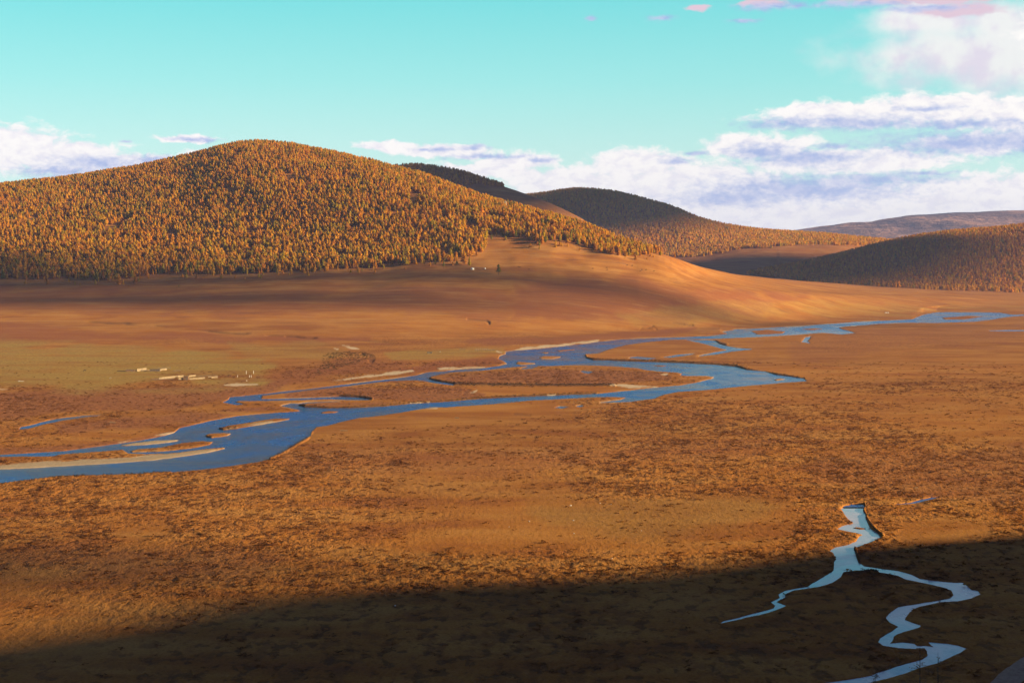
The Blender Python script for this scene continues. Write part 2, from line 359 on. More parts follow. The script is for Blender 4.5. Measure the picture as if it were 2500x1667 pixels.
FOOT = curve([(px_, 620 + CAMH * F / y_, y_) for px_, y_ in [(-900, 1600), (0, 1660), (400, 1710), (800, 1760), (1250, 1890), (1700, 2140), (2100, 2520), (2500, 2950), (3400, 3100)]])
MID = curve([(-900, 720, 2420), (0, 700, 2400), (300, 694, 2400), (600, 676, 2420), (900, 666, 2420), (1100, 660, 2420), (1250, 658, 2420), (1400, 663, 2420), (1560, 674, 2430), (1722, 697, 2480), (1900, 711, 2650), (2126, 721, 3000), (2500, 725, 3600), (3400, 725, 3600)])
TOP = curve([(-900, 560, 3200), (-200, 482, 3300), (0, 457, 3350), (160, 440, 3400), (319, 417, 3450), (457, 386, 3500), (531, 364, 3500), (575, 354, 3500), (616, 349, 3500), (665, 352, 3480), (723, 359, 3450), (850, 384, 3350), (957, 411, 3250), (1020, 428, 3200), (1116, 465, 3080), (1222, 502, 2960), (1329, 524, 2860), (1435, 556, 2780), (1520, 590, 2700), (1590, 611, 2640), (1640, 624, 2640), (1722, 656, 2780), (1828, 675, 3100), (2000, 692, 3600), (2126, 701, 3900), (2300, 709, 4000), (2500, 714, 4100), (3400, 714, 4200)])
def lateral(cv, u, wd=0.004): return smooth_interp(u, cv[0], cv[1], wd), smooth_interp(u, cv[0], cv[2], wd)
z = np.zeros((len(YR), len(UC)))
fy, fz = lateral(FOOT, UC, .022); my, mz = lateral(MID, UC, .012); ty, tz = lateral(TOP, UC)
for i in range(len(UC)):
    Yk = np.array([0, fy[i] * 0.8, fy[i], my[i], ty[i], ty[i] + 500, ty[i] + 1500, ty[i] + 2600, 90000])
    Zk = np.array([0, 0, max(fz[i], 0.5) * 0 + 1.0, mz[i], tz[i], tz[i] * 0.82, tz[i] * 0.3, 0, 0])
    z[:, i] = pchip(Yk, Zk, YR)
XX = UC[None, :] * YR[:, None]; YY = np.broadcast_to(YR[:, None], XX.shape)
hillm = sstep(z, 12, 90)
z = z + hillm * ((fbm(XX / 260, YY / 330, 4, 3) - 0.5) * (26 - 12 * (1 - sstep(z, 60, 130))) + (fbm(XX / 70, YY / 90, 3, 9) - 0.5) * 6) * (1 - 0.75 * sstep(z / np.maximum(tz[None, :], 1), 0.85, 1.0) * (YY < ty[None, :]+300))
slope_m = sstep(z, 1.5, 15)
z += (fbm(XX / 120, YY / 60, 4, 21) - 0.5) * 3.0 * slope_m + (fbm(XX / 60 + 5, YY / 40, 3, 31) - 0.5) * 0.9
PX, PY = proj(XX, YY, z)
near = YY < 4200
inview = near & (PX > -250) & (PX < 2750)
sd = np.full(z.shape, 12.0)
jit = (fbm(XX / 4.0, YY / 9.0, 3, 77) - 0.5) * 3.0
pxw = PX + jit; pyw = PY + jit * 0.5
PX0, PY0 = proj(XX, YY, np.zeros_like(z))        # outlines were traced on the flat valley floor
jw = np.where(YY < 700, 1.6, .8)
for wp in WATERS: sd = np.minimum(sd, np.where(inview, sdf_poly(PX0 + jit * jw, PY0 + jit * 0.3 * jw, wp), 12))
for ip in ISLANDS: sd = np.maximum(sd, np.where(inview, -sdf_poly(PX0 + jit * 0.6, PY0 + jit * 0.3, ip), -12))
# ------------------------------------------------------------------ ground features
def soft(poly, w):                     # 1 inside, fading over w pixels round the outline
    return 1 - sstep(sdf_poly(pxw, pyw, poly, w + 4), -w, w)
def soften(poly, w):                   # the same with a ragged, noisy border
    n = (fbm(XX / 45, YY / 90, 4, 5) - 0.5) * w * 3.0
    return 1 - sstep(np.where(inview, sdf_poly(PX, PY, poly, w * 2.5) + n, 99), -w * 0.6, w * 0.6)
CUTS = [c7([(330, 388), (600, 396), (850, 413), (900, 430), (1060, 458), (1110, 464), (1205, 482)]), c6([(1020, 500), (1040, 520), (1200, 548), (1350, 556), (2000, 562), (2352, 560)]),
        c8([(1205, 240), (1200, 290), (1240, 370), (1290, 430), (1335, 462)]), c8([(1135, 545), (1150, 600), (1170, 655)]), c5([(2235, 895), (2200, 945), (2090, 1010), (2020, 1045), (1940, 1085)]),
        c6([(75, 702), (150, 716), (300, 724), (480, 722), (700, 712)]), c6([(700, 711), (900, 691), (1100, 681), (1400, 656), (1700, 641), (2200, 621)]), c7([(0, 563), (120, 559)]),
        c7([(55, 350), (70, 372), (110, 381), (330, 389)]), c6([(400, 640), (520, 643), (610, 657)]), c5([(1570, 872), (1600, 880), (1700, 871)]), c7([(740, 284), (800, 300)]),
        c8([(1030, 745), (1300, 720)]), c5([(1470, 930), (1520, 938)]), c5([(-100, 1262), (430, 1215), (1220, 1182)])]
cut = np.zeros(z.shape)
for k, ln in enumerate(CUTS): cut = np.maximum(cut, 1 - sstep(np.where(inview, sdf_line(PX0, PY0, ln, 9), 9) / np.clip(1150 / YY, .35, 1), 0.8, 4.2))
flat_w = sstep(sd, 1, 11)
zr = z.copy(); lowz = z < 6
z = np.where(lowz & inview, z * flat_w, z)
bankp = sstep(sd, -1.3, 1.3)
z += cut * sstep(sd, 0.0, 2.0) * 0.7
# gullies on the slope and shallow dry channels on the flats
GULLY = [(c5([(560, 95), (680, 107), (850, 112), (1000, 122), (1300, 145), (1450, 162), (1560, 175), (1700, 187), (2050, 205), (2352, 228)]), 4.5, 1.6),
         (c6([(0, 210), (200, 220), (500, 235), (800, 258)]), 3.0, 1.0), (c6([(1300, 85), (1420, 92), (1445, 105), (1455, 118)]), 4.0, 1.6),
         (c7([(800, 170), (880, 170), (930, 182)]), 3.0, 1.4), (c7([(520, 190), (620, 200)]), 3, 1.0), (c7([(350, 215), (420, 210), (440, 225)]), 4, 1.2), (c7([(1600, 120), (1750, 128), (2000, 130)]), 3, 0.7),
         (c7([(0, 888), (300, 886), (600, 850), (1000, 820), (1300, 795), (1700, 785)]), 5, 0.25), (c7([(1300, 408), (1700, 400), (2000, 404), (2352, 407)]), 3.5, 0.4), (c7([(980, 772), (1130, 785)]), 5, 0.5), (c7([(650, 688), (800, 685), (960, 686)]), 5, 0.4),
         ([(540, 1446), (590, 1460), (640, 1480), (690, 1500)], 10, 0.35), ([(160, 1437), (220, 1465), (290, 1493)], 9, 0.35),
         (c6([(360, 1335), (430, 1325), (480, 1305)]), 5, .5), (c6([(900, 345), (1340, 318), (1450, 316)]), 2.5, .3), (c6([(540, 335), (590, 345), (615, 360), (600, 382)]), 7, 1.5),
         (c6([(1640, 765), (1740, 775)]), 5, .8), (c6([(810, 790), (850, 785)]), 4, .8), (c6([(1240, 755), (1290, 758)]), 3, .6)]
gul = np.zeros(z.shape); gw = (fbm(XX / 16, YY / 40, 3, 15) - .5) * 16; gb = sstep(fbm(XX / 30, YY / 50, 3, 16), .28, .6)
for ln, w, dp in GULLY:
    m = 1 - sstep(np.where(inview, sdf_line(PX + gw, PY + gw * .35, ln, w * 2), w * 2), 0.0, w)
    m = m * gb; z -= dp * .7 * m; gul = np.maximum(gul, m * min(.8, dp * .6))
z = np.where(inview & (sd < 3), z - 1.0 * (1 - bankp), z)
z = np.where(inview & (sd < -1.3), -1.0, z)
PX, PY = proj(XX, YY, z)

meadow = soften([(-60, 835), (200, 840), (420, 855), (620, 862), (668, 895), (640, 925), (450, 938), (200, 944), (-60, 948)], 24)
meadow = np.maximum(meadow, 0.8 * soften([(940, 862), (1100, 850), (1230, 848), (1235, 862), (1140, 872), (960, 874)], 7))
meadow = np.maximum(meadow, 0.55 * soften([(560, 840), (760, 838), (860, 850), (790, 872), (600, 880)], 12))
meadow = np.maximum(meadow, 0.45 * soften([(1500, 765), (1800, 745), (2300, 745), (2500, 752), (2200, 762), (1800, 780), (1560, 800)], 12))
meadow = np.maximum(meadow, 0.35 * soften([(1700, 735), (2050, 735), (2100, 750), (1750, 750)], 6))
smooth_f = soften([(1130, 1275), (1200, 1240), (1420, 1208), (1900, 1205), (1960, 1260), (1930, 1330), (1600, 1345), (1180, 1350), (1000, 1345), (1010, 1320)], 26) * .8
smooth_f = np.maximum(smooth_f, soften([(275, 1290), (400, 1270), (420, 1300), (340, 1330), (290, 1320)], 14) * .9)
smooth_f = np.maximum(smooth_f, soften([(2200, 1270), (2300, 1255), (2420, 1280), (2420, 1310), (2260, 1325), (2190, 1310)], 12) * .9)
smooth_f = np.maximum(smooth_f, soften([(770, 1040), (900, 1010), (1200, 985), (1500, 990), (1250, 1030), (1000, 1045), (850, 1062), (760, 1066)], 10))
smooth_f = np.maximum(smooth_f, soften([(1150, 945), (1500, 945), (1640, 930), (1500, 955), (1250, 970), (1180, 965)], 6))
smooth_f = np.maximum(smooth_f, soften([(1600, 900), (1900, 895), (2000, 915), (1950, 920), (1800, 905)], 8))
olive = soften([(1300, 1240), (1500, 1212), (1850, 1215), (1900, 1240), (1800, 1290), (1500, 1305), (1350, 1280)], 34)
heath = soften([(-60, 958), (300, 950), (560, 942), (700, 935), (640, 962), (560, 975), (420, 1002), (200, 1006), (-60, 1025)], 12)
heath = np.maximum(heath, soften([(130, 1035), (300, 1015), (480, 1000), (600, 1010), (480, 1040), (250, 1052), (150, 1060)], 9))
heath = np.maximum(heath, soften([(90, 1095), (300, 1075), (430, 1050), (430, 1065), (260, 1090), (100, 1105), (-60, 1108), (-60, 1098)], 6))
heath = np.maximum(heath, soften([(1070, 922), (1200, 908), (1350, 903), (1520, 905), (1640, 915), (1640, 928), (1500, 938), (1200, 938), (1100, 930)], 5))
heath = np.maximum(heath, soften([(700, 957), (830, 946), (1000, 945), (1130, 950), (1180, 964), (1050, 974), (860, 976), (700, 970)], 5))
heath = np.maximum(heath, soften([(740, 985), (830, 978), (980, 982), (900, 993), (760, 992)], 4))
heath = np.maximum(heath, soften([(560, 995), (640, 990), (720, 995), (640, 1006), (500, 1008)], 5))
heath = np.maximum(heath, 0.42 * soften([(700, 1110), (1000, 1090), (1400, 1095), (1900, 1070), (1850, 1110), (1300, 1150), (900, 1155), (720, 1140)], 20))
heath = np.maximum(heath, 0.42 * soften([(80, 1320), (500, 1330), (700, 1360), (620, 1420), (200, 1400), (-60, 1390), (-60, 1330)], 30))
heath = np.maximum(heath, 0.5 * soften([(2000, 1120), (2500, 1080), (2600, 1150), (2500, 1230), (2200, 1200), (1980, 1180)], 20))
heath = np.maximum(heath, 0.6 * soften([(1300, 835), (1560, 845), (1800, 812), (2100, 792), (2500, 762), (2500, 772), (2100, 800), (1850, 822), (1600, 852), (1400, 850)], 8))
heath = np.maximum(heath, 0.5 * soften([(2050, 800), (2500, 790), (2500, 840), (2200, 850), (1950, 880), (1900, 840)], 16))
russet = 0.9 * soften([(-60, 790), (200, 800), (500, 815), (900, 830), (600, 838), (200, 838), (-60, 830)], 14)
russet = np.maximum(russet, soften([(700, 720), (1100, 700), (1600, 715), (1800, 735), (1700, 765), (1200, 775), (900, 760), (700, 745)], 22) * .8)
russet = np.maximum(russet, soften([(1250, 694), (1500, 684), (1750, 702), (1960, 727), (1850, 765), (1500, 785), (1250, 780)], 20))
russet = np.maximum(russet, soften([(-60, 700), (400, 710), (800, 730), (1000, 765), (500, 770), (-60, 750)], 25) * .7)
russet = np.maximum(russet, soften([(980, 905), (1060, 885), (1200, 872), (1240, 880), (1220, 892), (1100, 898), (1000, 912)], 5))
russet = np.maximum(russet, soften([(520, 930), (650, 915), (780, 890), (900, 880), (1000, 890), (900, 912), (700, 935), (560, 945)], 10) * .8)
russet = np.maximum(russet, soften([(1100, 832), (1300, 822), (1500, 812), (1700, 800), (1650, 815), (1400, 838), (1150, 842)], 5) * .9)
sand = np.zeros(z.shape)
for pl in [c6([(1640, 308), (1700, 292), (1850, 276), (1960, 268), (2100, 247), (2240, 238), (2230, 247), (2080, 264), (1950, 282), (1800, 298), (1650, 312)]), c6([(1505, 315), (1560, 322), (1540, 332), (1510, 322)]),
           c6([(330, 525), (450, 510), (520, 495), (660, 480), (720, 465), (900, 451), (910, 458), (740, 487), (640, 502), (520, 509), (360, 528)]),
           c6([(1085, 438), (1180, 432), (1290, 433), (1420, 432), (1250, 444), (1100, 446)]), c5([(1610, 560), (1700, 551), (1830, 550), (1850, 553), (1700, 562)]),
           c6([(400, 275), (450, 278), (520, 302), (470, 300)]), c6([(340, 295), (370, 300), (360, 305)]), c6([(890, 688), (960, 680), (1030, 680), (950, 690)]), c6([(1840, 630), (1930, 625), (1920, 632)]),
           c6([(930, 722), (1080, 720), (1080, 724), (960, 727)]), c6([(1320, 612), (1365, 598), (1350, 612)]), c7([(450, 455), (490, 457), (480, 463)]), c7([(190, 512), (250, 505), (360, 515), (440, 522), (300, 528)]),
           c5([(1110, 922), (1180, 905), (1240, 898), (1180, 915)]), c5([(850, 968), (930, 950), (960, 952), (900, 968)]), c5([(0, 588), (60, 590), (30, 596)])]:
    n = (fbm(XX / 12, YY / 30, 3, 55) - 0.5) * 4
    sand = np.maximum(sand, 1 - sstep(np.where(inview, sdf_poly(PX, PY, pl, 6) + n, 9), -0.6, 1.0))
sand[np.isnan(sand)] = 0
grav = np.zeros(z.shape)
for pl in [c5([(-200, 1180), (-30, 1165), (150, 1158), (500, 1140), (850, 1118), (1100, 1098), (1300, 1072), (1500, 1042), (1620, 1012), (1500, 1015), (1250, 1052), (900, 1075), (500, 1100), (-30, 1132), (-200, 1140)]), ISLANDS[2],
           c5([(1600, 875), (1800, 850), (1980, 825), (1950, 815), (1750, 845)])]:
    grav = np.maximum(grav, 1 - sstep(np.where(inview, sdf_poly(PX, PY, pl, 7) + (fbm(XX / 9, YY / 20, 3, 56) - .5) * 5, 9), -1.5, 1.5))
edge = (1 - sstep(sd, 0.5, 3.0)) * (1 - cut)
edge_n = sstep(fbm(XX / 30, YY / 60, 3, 91), 0.5, 0.62)
sand = np.maximum(sand, edge * edge_n * 0.35 * (YY < 2500) * (YY > 720))
bushy = soften([(770, 905), (800, 870), (815, 862), (890, 860), (905, 870), (870, 890), (820, 905), (760, 920)], 7)
forestf = np.zeros(z.shape)

tuss = (1 - smooth_f) * (1 - sstep(z, 1.5, 9)) * (1 - 0.85 * meadow) * (1 - sand) * (1 - grav)
vary = sstep(fbm(XX / 90, YY / 150, 4, 41), 0.36, 0.62)
tuss *= np.where(YY < 1300, 0.25 + 0.75 * vary, 0.15 + 0.7 * vary) * np.clip(1.25 - YY / 2400, 0.2, 1)
t1 = fbm(XX / 3.0, YY / 5.0, 4, 61, 0.62); t2 = fbm(XX / 13, YY / 22, 3, 62)
hol = sstep(t1 + (t2 - 0.5) * 0.5, 0.30, 0.55)
z = np.where(sd > 1.5, z + tuss * (hol * 0.16 + (t1 - .5) * .30) * np.clip(sd / 6, 0, 1), z)
z = np.where(inview & (sd > 1.0) & (z < 5), np.maximum(z, np.where(YY < 640, -.04, -.12)), z)
z = np.where(~inview & (z < 5) & (YY < 5000), np.maximum(z, .05), z)
hol_c = (1 - hol) * tuss
xs = XX[:, :1]
A = np.stack([sand, grav, meadow, heath], -1)
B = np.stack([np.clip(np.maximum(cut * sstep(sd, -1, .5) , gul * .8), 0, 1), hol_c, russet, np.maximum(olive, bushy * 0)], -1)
PX, PY = proj(XX, YY, z)

def basic(name, col, rough=0.9, spec=0.1):
    m = bpy.data.materials.new(name); m.use_nodes = True
    b = m.node_tree.nodes['Principled BSDF']; b.inputs['Base Color'].default_value = (*col, 1); b.inputs['Roughness'].default_value = rough
    b.inputs['Specular IOR Level'].default_value = spec; return m
def noisy(name, c1, c2, scale=3.0, rough=0.9, stretch=(1, 1, 1), bump=0.0):
    m = bpy.data.materials.new(name); m.use_nodes = True; N = NT(m.node_tree)
    g = N.n('ShaderNodeTexCoord'); v = N.vmath('MULTIPLY', g.outputs['Object'], stretch)
    f = N.noise(v, scale, 5, 0.6)
    b = N.n('ShaderNodeBsdfPrincipled'); N.put(b.inputs['Base Color'], N.mix(N.ss(f, .3, .7), c1, c2))
    b.inputs['Roughness'].default_value = rough; b.inputs['Specular IOR Level'].default_value = 0.15
    if bump:
        bp = N.n('ShaderNodeBump'); bp.inputs['Distance'].default_value = bump; N.put(bp.inputs['Height'], f); N.put(b.inputs['Normal'], bp.outputs[0])
    N.put(N.n('ShaderNodeOutputMaterial').inputs[0], b.outputs[0]); return m

def ground_material():
    m = bpy.data.materials.new('steppe_grass'); m.use_nodes = True; N = NT(m.node_tree)
    g = N.n('ShaderNodeNewGeometry').outputs['Position']
    a = N.n('ShaderNodeVertexColor', layer_name='A'); b = N.n('ShaderNodeVertexColor', layer_name='B')
    sa = N.n('ShaderNodeSeparateColor'); N.put(sa.inputs[0], a.outputs[0]); sb = N.n('ShaderNodeSeparateColor'); N.put(sb.inputs[0], b.outputs[0])
    big = N.noise(N.vmath('MULTIPLY', g, (0.4, 1, 1)), 0.006, 5, 0.55, 0.6)
    med = N.noise(N.vmath('MULTIPLY', g, (0.45, 1, 1)), 0.03, 5, 0.6, 0.4)
    fine = N.noise(N.vmath('MULTIPLY', g, (1, .55, 1)), 0.40, 5, 0.66)
    dd = N.n('ShaderNodeVertexColor', layer_name='D'); sdd = N.n('ShaderNodeSeparateColor'); N.put(sdd.inputs[0], dd.outputs[0])
    spot = N.noise(N.vmath('MULTIPLY', g, (1, .62, 1)), 0.21, 4, 0.60, 0.3)
    spot = N.math('MULTIPLY', N.ss(spot, .53, .62), N.math('MULTIPLY', sdd.outputs[0], 1.25, clamp=True))  # dark dashes: low shrubs plus tussock shadows painted into the colour
    vfine = N.noise(g, 1.1, 3, 0.7)
    c_ = N.mix(N.ss(big, .35, .65), (.275, .102, .020), (.37, .143, .026))
    c_ = N.mix(N.ss(med, .40, .68, 0, .75), c_, (.43, .200, .048))
    c_ = N.mix(N.ss(med, .46, .30, 0, .75), c_, (.25, .085, .024))
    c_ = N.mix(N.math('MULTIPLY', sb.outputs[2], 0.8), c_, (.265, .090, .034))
    c_ = N.mix(N.math('MULTIPLY', a.outputs[1], 0.85), c_, N.mix(N.ss(fine, .35, .6), (.17, .062, .026), (.33, .13, .05)))
    c_ = N.mix(N.math('MULTIPLY', sa.outputs[2], N.ss(med, .35, .6, .5, .95)), c_, N.mix(N.ss(fine, .4, .6), (.27, .175, .042), (.37, .235, .055)))
    c_ = N.mix(N.math('MULTIPLY', b.outputs[1], 0.35), c_, (.27, .17, .05))
    streak = N.noise(N.vmath('MULTIPLY', g, (.10, 1, 1)), 0.10, 5, 0.65)
    zed = N.n('ShaderNodeSeparateXYZ'); N.put(zed.inputs[0], g); up = N.ss(zed.outputs[2], 2.0, 14.0)
    c_ = N.mix(N.math('MULTIPLY', N.ss(streak, .54, .68, 0, .45), up), c_, (.44, .25, .09))
    c_ = N.mix(N.math('MULTIPLY', N.ss(streak, .46, .34, 0, .6), up), c_, (.20, .085, .042))
    c_ = N.mix(N.math('MULTIPLY', N.ss(vfine, .55, .3), 0.5), c_, N.mix(1.0, c_, (.45, .42, .42), 'MULTIPLY'))
    c_ = N.mix(N.math('MULTIPLY', sb.outputs[1], 0.45), c_, (.15, .058, .020))
    c_ = N.mix(N.math('MULTIPLY', spot, 0.58), c_, (.10, .042, .017))
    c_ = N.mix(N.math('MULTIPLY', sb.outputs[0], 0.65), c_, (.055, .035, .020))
    c_ = N.mix(sa.outputs[1], c_, N.mix(N.ss(vfine, .3, .7), (.26, .18, .10), (.46, .36, .24)))
    c_ = N.mix(N.math('MULTIPLY', sa.outputs[0], N.ss(fine, .25, .5, .45, .95)), c_, (.52, .40, .26))
    bs_ = N.n('ShaderNodeBsdfPrincipled'); N.put(bs_.inputs['Base Color'], c_); bs_.inputs['Roughness'].default_value = 0.95
    bs_.inputs['Specular IOR Level'].default_value = 0.03
    h = N.math('SUBTRACT', N.math('ADD', N.math('MULTIPLY', fine, 1.5), N.math('MULTIPLY', vfine, 0.3)), N.math('MULTIPLY', spot, .45))
    bp = N.n('ShaderNodeBump'); N.put(bp.inputs['Strength'], N.math('MULTIPLY_ADD', sdd.outputs[0], .65, .2)); bp.inputs['Distance'].default_value = 1.1
    N.put(bp.inputs['Height'], h); N.put(bs_.inputs['Normal'], bp.outputs[0])
    N.put(N.n('ShaderNodeOutputMaterial').inputs[0], bs_.outputs[0]); return m
M_GROUND = ground_material()
G = Sheet(UC, YR, z)
D = np.stack([np.clip(tuss, 0, 1), tuss * 0, tuss * 0, tuss * 0 + 1], -1)
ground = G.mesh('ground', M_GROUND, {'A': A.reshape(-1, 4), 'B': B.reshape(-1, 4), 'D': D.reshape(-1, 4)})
tag(ground, 'wide rust and ochre steppe valley floor rising to the forested hill', 'ground', kind='structure')

# ------------------------------------------------------------------ water
def water_material(name='river_water', rs=1.0):
    m = bpy.data.materials.new(name); m.use_nodes = True; N = NT(m.node_tree)
    g = N.n('ShaderNodeNewGeometry').outputs['Position']
    b = N.n('ShaderNodeBsdfPrincipled')
    pat = N.noise(N.vmath('MULTIPLY', g, (.5, .35, 1)), 0.035 if rs > .5 else .03, 6, 0.65, 1.4)
    N.put(b.inputs['Base Color'], N.mix(N.ss(pat, .3, .7), (.001, .010, .07), (.003, .060, .30)) if rs > .5 else N.mix(N.ss(pat, .3, .7), (.24, .20, .26), (.58, .44, .46)))
    b.inputs['IOR'].default_value = 1.33 if rs > .5 else 1.6; b.inputs['Specular Tint'].default_value = (.10, .36, 1.0, 1) if rs > .5 else (1, .52, .58, 1)
    N.put(b.inputs['Roughness'], N.ss(pat, .35, .65, 0.12, 0.30))
    bp = N.n('ShaderNodeBump'); bp.inputs['Strength'].default_value = 1.0 * rs; bp.inputs['Distance'].default_value = 0.25 if rs > .5 else .05
    w = N.math('ADD', N.noise(N.vmath('MULTIPLY', g, (1, .8, 1)), 0.9, 4, 0.65), N.math('MULTIPLY', N.noise(g, 0.15, 3, .6), 1.2))
    N.put(bp.inputs['Height'], w); N.put(b.inputs['Normal'], bp.outputs[0])
    N.put(N.n('ShaderNodeOutputMaterial').inputs[0], b.outputs[0]); return m
def sheet_quad(name, x0, x1, y0, y1, zz, mat, nx=24, ny=30):
    X, Y_ = np.meshgrid(np.linspace(x0, x1, nx), np.linspace(y0, y1, ny))
    i = np.arange(nx * ny).reshape(ny, nx)
    return make_mesh(name, np.stack([X, Y_, np.full_like(X, zz)], -1).reshape(-1, 3), np.stack([i[:-1, :-1], i[:-1, 1:], i[1:, 1:], i[1:, :-1]], -1).reshape(-1, 4), mat)
M_WATER = water_material()
w1 = sheet_quad('river', -520, 960, 640, 2860, -0.25, M_WATER)
tag(w1, 'blue braided river winding across the steppe valley', 'river', kind='structure')
w2 = sheet_quad('stream', 20, 260, 300, 636, -0.12, water_material('stream_water', 0.35))
tag(w2, 'pale narrow stream meandering through the shaded foreground', 'stream', kind='structure')

# ------------------------------------------------------------------ the hillside the photo was taken from (throws the foreground shadow)
def near_hill():
    xs = np.concatenate([np.linspace(-900, -100, 40), np.linspace(-90, 900, 130)]); ys = np.linspace(-900, 800, 190)
    X, Yy = np.meshgrid(xs, ys)
    # shoulder below the viewer: stays under the line of sight to the bottom of the frame
    t = np.clip(1 - np.maximum(Yy, 0) / 290, 0, 1)
    h0 = 97.5 * t ** 1.55
    # ridge on the right; its crest height comes down towards the valley
    cx = 430 + 0.12 * Yy
    crest = np.interp(Yy, [-900, 0, 130, 225, 262, 364, 418, 520, 594, 676, 758, 800], [176, 176, 175, 172, 166, 134, 113, 80, 55, 22, -8, -10])
    crest = crest + (fbm(Yy / 60, X * 0 + 3, 3, 4) - .5) * 16
    w = np.exp(-((X - cx) / 135.0) ** 2)
    right = crest * w * 1.0
    right = np.where(X > cx, crest * np.exp(-((X - cx) / 320.0) ** 2), right)
    lim = X / np.maximum(Yy, 1)               # keep it out of the view to the valley
    Z = np.maximum(h0, right)
    back = np.clip(-Yy / 60, 0, 1) * 60 * fbm(X / 200, Yy / 200, 3, 8)
    Z = Z + np.where(Yy < 0, back, 0)
    Z = Z - 2.5 + (fbm(X / 25, Yy / 25, 3, 6) - .5) * np.clip(Z / 30, 0, 1) * 4 - 0.0
    d = np.hypot(X, Yy); Z = np.where(d < 40, np.minimum(Z, 98.0 - 2.0), Z)
    nx, ny = len(xs), len(ys); i = np.arange(nx * ny).reshape(ny, nx)
    att = np.zeros((nx * ny, 4)); att[:, 3] = .3
    o = make_mesh('hillside', np.stack([X, Yy, Z], -1).reshape(-1, 3), np.stack([i[:-1, :-1], i[:-1, 1:], i[1:, 1:], i[1:, :-1]], -1).reshape(-1, 4), M_GROUND, {'A': att, 'B': np.zeros((nx * ny, 4))})
    tag(o, 'grassy hillside under the viewer', 'hillside', kind='structure')
near_hill()

# ------------------------------------------------------------------ farther hills
def hill_sheet(name, label, ctl, mat, n=500, ny=260, noise_amp=14, seed=0, ns=260):
    # ctl: list of curves near -> far, each a curve() tuple; ground drops to -40 before and behind
    u0 = max(cv[0].min() for cv in ctl); u1 = min(cv[0].max() for cv in ctl)
    U = np.linspace(u0, u1, n)
    L = [lateral(cv, U) for cv in ctl]
    ymin = min(l[0].min() for l in L) - 500; ymax = max(l[0].max() for l in L) + 3000
    Yv = np.linspace(ymin, ymax, ny)
    zz = np.zeros((ny, n))
    for i in range(n):
        yk = [l[0][i] for l in L]; zk = [l[1][i] for l in L]
        Yk = np.array([ymin - 10, yk[0] - 350] + yk + [yk[-1] + 500, yk[-1] + 1800, ymax + 20]); Zk = np.array([-40, -30 if zk[0] < 30 else zk[0] - 40] + zk + [zk[-1] * 0.8, zk[-1] * 0.3, -40])
        Yk = np.maximum.accumulate(Yk + np.arange(len(Yk)) * 0.5)
        zz[:, i] = pchip(Yk, Zk, Yv)
    X = U[None] * Yv[:, None]; YY_ = np.broadcast_to(Yv[:, None], X.shape)
    tz_ = L[-1][1][None]; ty_ = L[-1][0][None]
    rel = np.clip(zz / np.maximum(tz_, 1), 0, 1)
    zz = zz + (fbm(X / ns, YY_ / ns, 5, seed) - .5) * noise_amp * sstep(rel, .1, .5) * (1 - .8 * sstep(rel, .85, 1) * (YY_ < ty_ + 200))
    S = Sheet(U, Yv, zz)
    att = np.zeros((ny * n, 4)); bt = np.zeros((ny * n, 4))
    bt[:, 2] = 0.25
    o = S.mesh(name, mat, {'A': att, 'B': bt}); tag(o, label, 'hill', kind='structure')
    return S
floor_mat = M_GROUND
SA = hill_sheet('hill', 'dark distant hill behind the right flank of the big forested hill',
  [curve([(300, 560, 3900), (1000, 560, 3900), (1300, 585, 3900), (1600, 640, 3900), (1900, 700, 3900)]),
   curve([(300, 430, 4500), (900, 420, 4500), (1000, 407, 4500), (1050, 410, 4500), (1130, 424, 4450), (1190, 444, 4400), (1250, 462, 4350), (1290, 476, 4300), (1340, 494, 4250), (1420, 532, 4200), (1500, 585, 4200), (1600, 650, 4200), (1700, 690, 4200), (1900, 705, 4200)])], floor_mat, 400, 200, 14, 70)
SB = hill_sheet('hill', 'rounded dark hill running down to a golden forest belt',
  [curve([(700, 690, 4150), (1500, 680, 4150), (1700, 668, 4150), (1860, 672, 4150), (1960, 712, 4150), (2500, 725, 4150)]),
   curve([(700, 640, 4850), (1500, 640, 4850), (1650, 632, 4850), (1720, 627, 4850), (1800, 614, 4900), (1900, 607, 4950), (2000, 602, 5000), (2060, 600, 5050), (2250, 640, 5050), (2500, 650, 5050)]),
   curve([(700, 500, 5900), (1200, 490, 5900), (1290, 481, 5900), (1340, 475, 5900), (1390, 466, 5900), (1430, 465, 5900), (1500, 472, 5850), (1580, 492, 5800), (1650, 512, 5750), (1700, 536, 5700), (1780, 555, 5700), (1860, 566, 5700), (1950, 572, 5700), (2020, 576, 5700), (2080, 583, 5700), (2180, 592, 5700), (2500, 597, 5700)])], floor_mat, 500, 220, 16, 71)
SC = hill_sheet('hill', 'dark forested hill at the right edge, sunlit only on its right flank',
  [curve([(1780, 685, 4080), (1815, 680, 4080), (2100, 703, 4100), (2500, 714, 4120), (3300, 714, 4120)]),
   curve([(1780, 680, 4200), (1820, 672, 4250), (1900, 656, 4400), (1980, 640, 4500), (2060, 622, 4600), (2130, 603, 4700), (2230, 581, 4800), (2330, 567, 4900), (2420, 560, 4900), (2500, 552, 4900), (2700, 530, 4900), (3300, 480, 4900)])], floor_mat, 500, 200, 26, 72, 300)
